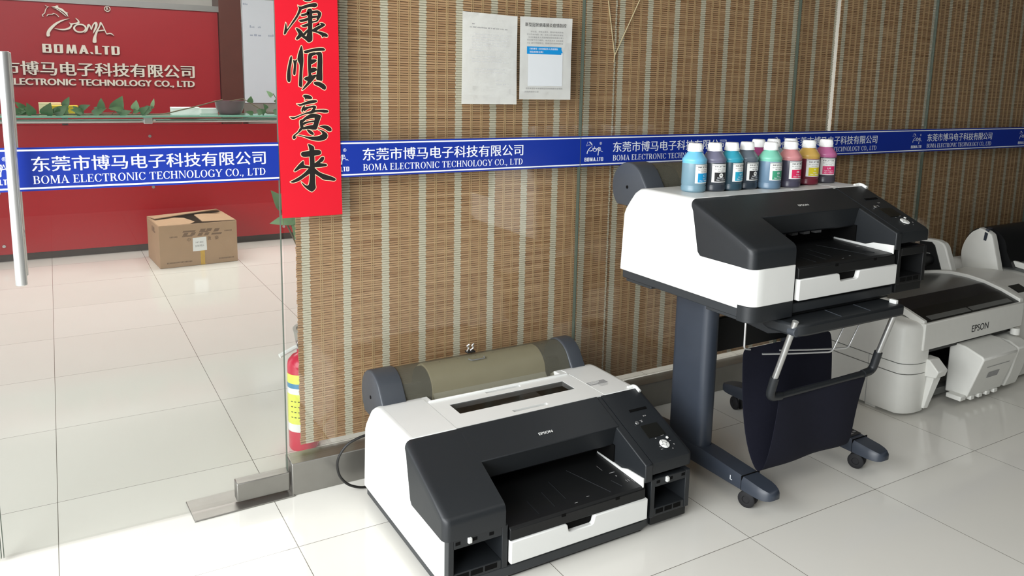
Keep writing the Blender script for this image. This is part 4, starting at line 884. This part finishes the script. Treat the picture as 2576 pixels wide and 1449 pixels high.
for X, nm in ((1.487, 'L'), (2.038, 'R')):
    b = new_bm()
    prof = []
    for y, hw, z0, z1 in ((-0.893, 0.009, 0.074, 0.090), (-0.888, 0.021, 0.071, 0.095), (-0.878, 0.030, 0.069, 0.099), (-0.864, 0.0365, 0.068, 0.102), (-0.845, 0.040, 0.068, 0.105), (-0.775, 0.041, 0.068, 0.112), (-0.62, 0.041, 0.068, 0.122), (-0.50, 0.041, 0.068, 0.126), (-0.38, 0.041, 0.068, 0.122), (-0.25, 0.041, 0.068, 0.114), (-0.19, 0.040, 0.068, 0.107), (-0.165, 0.036, 0.069, 0.102), (-0.148, 0.028, 0.071, 0.098), (-0.138, 0.016, 0.074, 0.094)):
        prof.append([(X+px, y, z0+(z1-z0)*pz) for px, pz in ((-hw, 0), (-hw, .72), (-hw+0.008*hw/0.041, 1), (hw-0.008*hw/0.041, 1), (hw, .72), (hw, 0))])
    ft = obj('foot_beam', loft(new_bm(), prof), GUNMETAL, st, 0, 40)
    boxo('foot_joint', (X-0.0415, -0.786, 0.067), (X+0.0415, -0.7845, 0.1145), GAP, ft)
    if nm == 'L': add_text('side_letter', 'L', (X-0.0413, -0.738, 0.082), (0, -1, 0), (0, 0, 1), 0.009, 0.015, DWHITE, ft, 0.02)
    else:
        b = new_bm(); polys_to(b, [rect(X-0.034, -0.768, X+0.034, -0.70)], lambda x, y: (x, y, 0.1185+(-0.70-y)*-0.052)); flat('caution_sticker', b, PRINTK, ft)
        b = new_bm(); polys_to(b, [[(X-0.02, -0.758), (X+0.006, -0.758), (X-0.007, -0.732)], rect(X+0.012, -0.752, X+0.026, -0.744)], lambda x, y: (x, y, 0.1190+(-0.70-y)*-0.052)); flat('caution_sign', b, PRINTG, ft)
    col = obj('column', prism_z(new_bm(), rrect(X, -0.505, 0.034, 0.086, 0.028), 0.120, 0.632), GUNMETAL, st, 0, 40)
    obj('top_bracket', box(new_bm(), (X-0.05, -0.80, 0.630), (X+0.05, -0.33, 0.6568)), BLACK, st, 0.003)
    for y in (-0.782, -0.208): wheel(X, y, 0.35 if y < -0.5 else -0.2, ft)
boxo('cross_panel', (1.50, -0.462, 0.395), (2.03, -0.445, 0.522), BLACK2, st, 0.003)
# catch tray at the front
P = [(1.965, -0.80), (1.972, -0.90), (1.968, -0.948), (1.52, -0.948)]+[(1.50-0.045*math.sin(a)+0.0, -0.90-0.048*math.cos(a)) for a in [math.radians(q) for q in (10, 30, 50, 70, 85)]]+[(1.452, -0.84), (1.47, -0.80)]
obj('catch_tray', prism_z(new_bm(), P, 0.618, 0.656), BLACK, st, 0.008)
for x in (1.50, 1.93):
    b = new_bm(); prism_x(b, [(-0.90, 0.617), (-0.80, 0.585), (-0.64, 0.600), (-0.64, 0.630), (-0.80, 0.650), (-0.90, 0.640)], x, x+0.012); obj('tray_arm', b, BLACK, st, 0.002)
b = new_bm()
for x in (1.66, 1.80): tube(b, [(x, -0.94, 0.6568), (x+0.012, -0.87, 0.6568)], 0.0012, 6)
obj('tray_ribs', b, DARKGREY, st)
nb = new_bm(); prism_x(nb, [(-0.93, 0.652), (-0.93, 0.668), (-0.905, 0.668), (-0.905, 0.652)], 1.945, 1.958); obj('tray_hook', nb, WHITE, st, 0.002)
# basket frame and cloth
for X, s in ((1.468, 1), (1.972, -1)):
    b = new_bm(); tube(b, [(X, -0.928 if s > 0 else -0.914, 0.664 if s > 0 else 0.622), (X, -0.866, 0.462)], 0.0095, 14); obj('basket_rod', b, ALU, st, 0, 40)
    b = new_bm(); tube(b, bend([(X, -0.868, 0.470), (X, -0.852, 0.400), (X+s*0.05, -0.852, 0.396)], 0.022, 6), 0.0135, 14); obj('rod_elbow', b, BLACK, st, 0, 40)
    if s > 0: b = new_bm(); cyl(b, (X, 0, 0.632), 0.014, -0.936, -0.908, 'y', 16); obj('rod_clamp', b, DARKGREY, st, 0.002, 40)
b = new_bm(); cyl(b, (0, -0.852, 0.396), 0.010, 1.50, 1.94, 'x', 14); obj('basket_bar', b, BLACK, st, 0, 40)
b = new_bm(); tube(b, bend([(1.505, -0.705, 0.62), (1.505, -0.706, 0.505), (1.53, -0.71, 0.500)], 0.01), 0.0035, 8); obj('basket_wire', b, CHROME, st, 0, 50)
for x in (1.72, 1.80):
    b = new_bm(); tube(b, bend([(x+0.075, -0.87, 0.618), (x+0.02, -0.86, 0.505), (x-0.10, -0.80, 0.50), (x-0.19, -0.76, 0.50)], 0.015), 0.003, 8); obj('basket_wire', b, CHROME, st, 0, 50)
cl = new_bm(); rows = [(-0.700, 0.503), (-0.703, 0.46), (-0.712, 0.36), (-0.728, 0.25), (-0.752, 0.165), (-0.778, 0.125), (-0.802, 0.118), (-0.822, 0.135), (-0.836, 0.20), (-0.846, 0.30), (-0.856, 0.385), (-0.852, 0.412), (-0.842, 0.400)]
G = []
for j, (y, z) in enumerate(rows):
    r = []
    for i in range(17):
        u = i/16; x = 1.505+0.435*u
        wv = 0.006*math.sin(u*9+j*0.8)*min(1, j/3, (len(rows)-1-j)/3)+0.01*math.sin(PI*u)*(1 if 1 < j < 10 else 0)*(-1 if j < 5 else 0.4)
        e = 0.010*math.sin(j*1.3)*(1 if i == 16 else 0)
        r.append(cl.verts.new((x+e-(0.03*u*u*max(0, 1-abs(j-6)/4)), y+wv*(1 if j < 6 else -1), z+0.006*u*max(0, 1-abs(j-6)/3)+0.004*math.sin(u*5)*(1 if 3 < j < 9 else 0))))
    G.append(r)
for j in range(len(G)-1):
    for i in range(16): cl.faces.new((G[j][i], G[j][i+1], G[j+1][i+1], G[j+1][i]))
co = obj('basket_cloth', cl, FABRIC, st, 0, 180)
md = co.modifiers.new('thick', 'SOLIDIFY'); md.thickness = 0.0015
md = co.modifiers.new('sub', 'SUBSURF'); md.levels = 2; md.render_levels = 2; md.boundary_smooth = 'PRESERVE_CORNERS'

# ================================================================== INK BOTTLES
def tint(n, rgb, rough=0.3): return mat(n, rgb, rough, 0, 0.08, 40, 0.45, 0.0)
BOT = [
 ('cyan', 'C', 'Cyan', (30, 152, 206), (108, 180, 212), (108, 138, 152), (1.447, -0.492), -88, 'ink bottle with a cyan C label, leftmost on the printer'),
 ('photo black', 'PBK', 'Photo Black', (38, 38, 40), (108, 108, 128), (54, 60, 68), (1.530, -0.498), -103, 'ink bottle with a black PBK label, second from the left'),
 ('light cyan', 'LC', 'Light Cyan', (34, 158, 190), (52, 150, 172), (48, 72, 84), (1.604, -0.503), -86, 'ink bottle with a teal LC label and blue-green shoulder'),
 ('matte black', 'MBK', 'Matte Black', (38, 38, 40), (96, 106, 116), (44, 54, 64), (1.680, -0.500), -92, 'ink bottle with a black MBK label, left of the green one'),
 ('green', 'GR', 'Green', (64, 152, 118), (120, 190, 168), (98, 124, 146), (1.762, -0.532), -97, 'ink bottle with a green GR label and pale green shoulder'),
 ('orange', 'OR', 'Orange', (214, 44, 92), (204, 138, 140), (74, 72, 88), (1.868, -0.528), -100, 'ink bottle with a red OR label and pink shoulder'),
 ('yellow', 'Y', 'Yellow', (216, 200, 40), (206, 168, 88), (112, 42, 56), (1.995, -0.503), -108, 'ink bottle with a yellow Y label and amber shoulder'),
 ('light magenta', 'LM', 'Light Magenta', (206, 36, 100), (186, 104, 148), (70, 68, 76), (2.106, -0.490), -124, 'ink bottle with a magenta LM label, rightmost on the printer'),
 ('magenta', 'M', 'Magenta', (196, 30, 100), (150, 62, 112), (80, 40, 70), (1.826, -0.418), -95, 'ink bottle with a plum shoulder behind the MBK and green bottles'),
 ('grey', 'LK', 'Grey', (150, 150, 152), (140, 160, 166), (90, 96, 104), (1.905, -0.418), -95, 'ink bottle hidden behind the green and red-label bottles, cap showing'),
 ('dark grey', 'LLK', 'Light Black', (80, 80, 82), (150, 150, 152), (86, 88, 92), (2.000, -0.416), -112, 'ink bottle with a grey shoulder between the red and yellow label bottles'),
]
ZB = 0.6565+0.3406
def bottle(i, kind, code, name, lab, sh, body, xy, ang, label):
    t = thing('ink_bottle', label, 'bottle', (xy[0], xy[1], ZB), 0, 'ink bottles on top of the printer')
    R = 0.0405
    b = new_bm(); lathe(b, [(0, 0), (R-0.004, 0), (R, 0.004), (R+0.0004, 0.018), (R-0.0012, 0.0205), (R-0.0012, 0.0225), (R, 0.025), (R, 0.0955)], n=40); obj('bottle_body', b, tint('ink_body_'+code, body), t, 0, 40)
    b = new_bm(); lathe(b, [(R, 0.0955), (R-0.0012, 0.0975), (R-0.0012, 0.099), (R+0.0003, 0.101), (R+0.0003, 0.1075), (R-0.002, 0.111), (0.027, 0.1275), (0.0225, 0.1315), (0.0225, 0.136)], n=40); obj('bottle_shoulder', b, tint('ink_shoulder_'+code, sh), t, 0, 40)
    b = new_bm(); lathe(b, [(0.0240, 0.1335), (0.0255, 0.1335), (0.0255, 0.1375), (0.0238, 0.138), (0.0222, 0.158), (0.0205, 0.1605), (0, 0.161)], n=32)
    cp_ = obj('cap', b, CAPW, t, 0, 35)
    b = new_bm()
    for k in range(40):
        a = 2*PI*k/40; d = Vector((math.cos(a), math.sin(a), 0)); s = Vector((-d.y, d.x, 0))*0.0006
        loft(b, [[d*0.0236-s+Vector((0, 0, 0.139)), d*0.0242+Vector((0, 0, 0.139)), d*0.0236+s+Vector((0, 0, 0.139))], [d*0.0222-s+Vector((0, 0, 0.1565)), d*0.0227+Vector((0, 0, 0.1565)), d*0.0222+s+Vector((0, 0, 0.1565))]])
    obj('cap_ribs', b, CAPW, cp_)
    def on(off):
        def F(x, z):
            a = math.radians(ang)+x/R; r = R+off; return (r*math.cos(a), r*math.sin(a), z)
        return F
    def patch(nm, x0, z0, x1, z1, m, par, off):
        bb = new_bm(); n = 12; polys_to(bb, [rect(x0+(x1-x0)*k/n, z0, x0+(x1-x0)*(k+1)/n, z1) for k in range(n)], on(off)); bmesh.ops.remove_doubles(bb, verts=bb.verts[:], dist=1e-6); return flat(nm, bb, m, par)
    L = patch('label', -0.028, 0.031, 0.028, 0.0925, PAPER, t, 0.0005)
    bar = patch('label_bar', -0.028, 0.0885, 0.028, 0.0895, PRINTK, L, 0.0009)
    cm = mat('label_colour_'+code, lab, 0.5, 0, 0.03, 20)
    patch('colour_block', -0.019, 0.034, 0.026, 0.064, cm, L, 0.0009)
    bb = new_bm(); put_text(bb, 'INK JET INK', -0.019, 0.0805, 0.042, 0.0055, on(0.0009), 0.03); put_text(bb, 'Eps Series Printer', -0.019, 0.0735, 0.038, 0.004, on(0.0009)); put_text(bb, 'High Quality', -0.010, 0.0670, 0.024, 0.004, on(0.0009)); flat('label_print', bb, PRINTK, L)
    if 'BK' in code:
        bb = new_bm(); polys_to(bb, [[(0.004+0.0075*math.cos(2*PI*k/20), 0.0545+0.0075*math.sin(2*PI*k/20)) for k in range(20)]], on(0.0013)); flat('code_disc', bb, PAPER, L)
        bb = new_bm(); put_text(bb, code, -0.0005, 0.0530, 0.009, 0.0032, on(0.0017), 0.02); flat('code_print', bb, PRINTK, L)
    else:
        bb = new_bm(); w = {1: 0.006, 2: 0.011, 3: 0.014}[len(code)]; put_text(bb, code, 0.004-w/2, 0.0525, w, 0.0065, on(0.0013), 0.03); flat('code_print', bb, DWHITE, L)
    bb = new_bm(); w = 0.0024*len(name); put_text(bb, name, 0.004-w/2, 0.0440, w, 0.0042, on(0.0013), 0.02); put_text(bb, 'Dye / 500ml', -0.012, 0.0365, 0.033, 0.0048, on(0.0013), 0.03); flat('name_print', bb, DWHITE, L)
for i, a in enumerate(BOT): bottle(i, *a)

# ================================================================== WIDE GREY PRINTERS AT THE RIGHT
def wide_printer(x, y, label, detail):
    """x = left side, y = front face; about 1.25 m wide"""
    t = thing('wide_format_printer', label, 'printer', (x, y, 0))
    # left pod, rounded at the front
    def pod(o, r):
        P = [(0.0+o, 0.575-o), (0.0+o, 0.10)]
        P += [(0.10-(0.10-o)*math.cos(a), 0.06-(0.06-o)*math.sin(a)+0.0) for a in [math.radians(q) for q in (15, 30, 45, 60, 75, 90)]]
        return P+[(0.135-o, 0.0+o), (0.135-o, 0.575-o)]
    def stack(name, levels, m, par=None, smooth=35):
        return obj(name, loft(new_bm(), [[(p[0], p[1], z+dz*(p[1]/0.575)) for p in pod(o, 0)] for z, o, dz in levels]), m, par or t, 0, smooth)
    stack('pod_lower', [(0.016, 0.006, 0), (0.022, 0.002, 0), (0.186, 0.0, 0.008)], WHITE2)
    stack('pod_band', [(0.188, 0.004, 0.008), (0.232, 0.004, 0.008)], LIDGREY)
    stack('pod_band', [(0.190, 0.0005, 0.008), (0.230, 0.0005, 0.008)], WHITE2)
    stack('pod_upper', [(0.234, 0.0, 0.008), (0.375, 0.0, 0.03), (0.388, 0.004, 0.035), (0.396, 0.014, 0.042), (0.400, 0.034, 0.045)], WHITE2)
    ft = new_bm(); box(ft, (0.02, 0.14, 0.0), (0.10, 0.19, 0.018)); box(ft, (0.02, 0.42, 0.0), (0.10, 0.5, 0.018)); obj('foot', ft, WHITE2, t, 0.003)
    boxo('pod_seam', (-0.0008, 0.175, 0.02), (0.001, 0.1765, 0.235), PRINTG, t)
    # arched lid
    A = [(0.004, 0.402), (0.09, 0.432), (0.178, 0.453), (0.25, 0.461), (0.322, 0.460), (0.40, 0.449), (0.471, 0.432)]
    def up(d): return [(p[0], p[1]+d) for p in A]
    prism = lambda P, a, c: prism_x(new_bm(), P, a, c)
    obj('lid', prism(up(0)+[(0.471, 0.30), (0.004, 0.30)], 0.110, 0.815), LIDGREY, t, 0.002)
    obj('lid_window', prism([(0.006, 0.4045), (0.09, 0.4340), (0.172, 0.4538), (0.172, 0.452), (0.09, 0.431), (0.006, 0.4015)], 0.113, 0.812), LIDDARK, t)
    wb_ = new_bm(); prism_x(wb_, [(0.012, 0.4085), (0.036, 0.417), (0.036, 0.4155), (0.012, 0.407)], 0.15, 0.44); prism_x(wb_, [(0.012, 0.4085), (0.036, 0.417), (0.036, 0.4155), (0.012, 0.407)], 0.455, 0.77); obj('window_strip', wb_, LIDGREY, t)  # pale strips paint a reflection onto the dark lid window
    obj('lid_rim', prism(up(0.010)+up(-0.02)[::-1], 0.088, 0.108), WHITE2, t, 0.003)
    obj('lid_rim', prism(up(0.014)+up(-0.02)[::-1], 0.817, 0.850), WHITE2, t, 0.004)
    fp = obj('front_panel', box(new_bm(), (0.085, -0.006, 0.287), (0.84, 0.03, 0.402)), WHITE2, t, 0.004)
    if detail: add_text('maker_lettering', 'EPSON', (0.428, -0.0068, 0.318), (1, 0, 0), (0, 0, 1), 0.128, 0.030, PRINTK, fp, 0.01)
    # right pod with the control panel
    RP = [(0.02, 0.02), (0.02, 0.36), (0.05, 0.385), (0.17, 0.428), (0.25, 0.437), (0.36, 0.434), (0.50, 0.415), (0.50, 0.02)]
    obj('right_pod', prism(RP, 0.852, 1.25), WHITE2, t, 0.008)
    if detail:
        s0 = Vector((0.0, 0.045, 0.395)); 
        obj('panel_strip', prism([(0.02, 0.375), (0.168, 0.452), (0.185, 0.450), (0.185, 0.428), (0.03, 0.36)], 0.875, 0.90), WHITE2, t, 0.003)
        cpn = obj('control_panel', prism([(0.03, 0.383), (0.17, 0.441), (0.20, 0.441), (0.20, 0.42), (0.03, 0.36)], 0.902, 1.20), WHITE2, t, 0.003)
        obj('screen', prism([(0.085, 0.4075), (0.135, 0.4285), (0.135, 0.425), (0.085, 0.404)], 0.965, 1.06), LIDDARK, cpn)
    # dark inside, lower beams
    boxo('inner_frame', (0.136, 0.26, 0.03), (0.851, 0.50, 0.30), GAP, t)
    boxo('inner_top', (0.136, 0.02, 0.262), (0.851, 0.26, 0.286), BLACK2, t)
    boxo('upper_beam', (0.11, 0.10, 0.225), (0.40, 0.13, 0.252), LIDGREY, t, 0.002); boxo('lower_beam', (0.136, 0.06, 0.028), (0.851, 0.10, 0.058), LIDGREY, t, 0.002)
    if detail:
        obj('side_hatch', prism([(-0.045, 0.175), (-0.055, 0.205), (-0.012, 0.245), (0.03, 0.245), (0.03, 0.165)], 0.126, 0.195), WHITE2, t, 0.004)
        b = new_bm(); loft(b, [[(0.128, -0.006, 0.03), (0.150, -0.012, 0.03), (0.150, 0.03, 0.03), (0.128, 0.03, 0.03)], [(0.140, -0.03, 0.17), (0.185, -0.035, 0.17), (0.185, 0.03, 0.17), (0.140, 0.03, 0.17)]]); obj('hatch_arm', b, WHITE2, t, 0.003)
        P = [(-0.102, 0.232), (-0.092, 0.242), (-0.02, 0.266), (0.05, 0.272), (0.05, 0.045), (-0.046, 0.045)]
        tk = obj('ink_drawer', prism(P, 0.372, 0.640), WHITE2, t, 0.006)
        def fr(z): return -0.046-0.056*(z-0.045)/(0.187)
        b = new_bm(); polys_to(b, [rect(0.425, 0.185, 0.60, 0.188), rect(0.46, 0.128, 0.545, 0.156)], lambda px, pz: (px, fr(pz)-0.0012, pz)); flat('drawer_grip', b, PRINTG, tk)
        for k in range(4): boxo('drawer_tab', (0.40+0.06*k, -0.05, 0.030), (0.43+0.06*k, 0.02, 0.048), WHITE2, tk, 0.003)
        boxo('drawer_foot', (0.330, -0.045, 0.035), (0.372, 0.02, 0.055), WHITE2, tk, 0.003)
        b = new_bm(); prism_x(b, [(-0.075, 0.225), (-0.03, 0.245), (0.05, 0.25), (0.05, 0.03), (-0.03, 0.03), (-0.05, 0.10)], 0.70, 0.80); obj('right_hatch', b, WHITE2, t, 0.006)
        b = new_bm(); cyl(b, (0.79, -0.005, 0), 0.02, 0.255, 0.285); obj('panel_peg', b, WHITE2, t, 0.002)
    return t
w1 = wide_printer(2.556, -0.620, 'pale grey wide printer with a dark lid, behind the stand', True)
# right roll bracket of that printer: pale shell, dark inner face
B_ = [(0.346, 0.44), (0.398, 0.575), (0.412, 0.592), (0.44, 0.602), (0.50, 0.602), (0.53, 0.59), (0.545, 0.55), (0.53, 0.43)]
b = new_bm(); prism_x(b, B_, 0.866, 0.912)
o = obj('roll_bracket', b, WHITE2, w1, 0.007)
bi = [(0.42+(p[0]-0.44)*0.6, 0.505+(p[1]-0.51)*0.86) for p in B_]
b = new_bm(); prism_x(b, [(0.40, 0.44), (0.452, 0.575), (0.47, 0.590), (0.53, 0.585), (0.535, 0.44)], 0.860, 0.868); obj('bracket_inside', b, BLACK2, o)
b = new_bm(); prism_x(b, [(0.456, 0.50), (0.47, 0.535), (0.49, 0.535), (0.48, 0.49)], 0.853, 0.861); obj('roll_latch', b, LIDGREY, o, 0.002)
b = new_bm(); cyl(b, (0, 0.475, 0.50), 0.030, 0.10, 0.865, 'x', 18); obj('roll_spindle', b, BLACK2, w1, 0, 40)

w2 = wide_printer(3.84, -0.56, 'pale grey wide printer at the far right edge, rounded roll end taped', False)
DM = [(0.250, 0.40), (0.246, 0.438), (0.268, 0.515), (0.292, 0.597), (0.305, 0.615), (0.335, 0.629), (0.365, 0.635), (0.397, 0.631), (0.43, 0.609), (0.458, 0.567), (0.474, 0.52), (0.477, 0.476), (0.466, 0.423), (0.434, 0.375)]
o = obj('roll_end_cap', rprism_x(new_bm(), [(p[0], p[1], (0.375-p[0])*3, (0.52-p[1])*2.4) for p in smooth_poly([(y+(0.03 if y < 0.37 else 0.0), z) for y, z in DM], 2)], -0.03, 0.012, 0.014, 0.004, 5), WHITE2, w2, 0, 50)
b = new_bm(); prism_x(b, [(0.346, 0.612), (0.362, 0.620), (0.366, 0.575), (0.352, 0.572)], -0.0315, -0.029); prism_y(b, [(-0.0312, 0.610), (-0.024, 0.634), (0.010, 0.640), (0.010, 0.6375), (-0.018, 0.630), (-0.029, 0.610)], 0.347, 0.364); obj('dark_tape', b, GUNMETAL, o)
b = new_bm(); arc = [(0.40+0.11*math.cos(math.radians(q)), 0.52+0.11*math.sin(math.radians(q))) for q in range(-60, 181, 15)]
prism_x(b, arc+[(0.25, 0.44)], 0.06, 1.1); obj('roll_cover', b, BLACK2, w2, 0, 40)
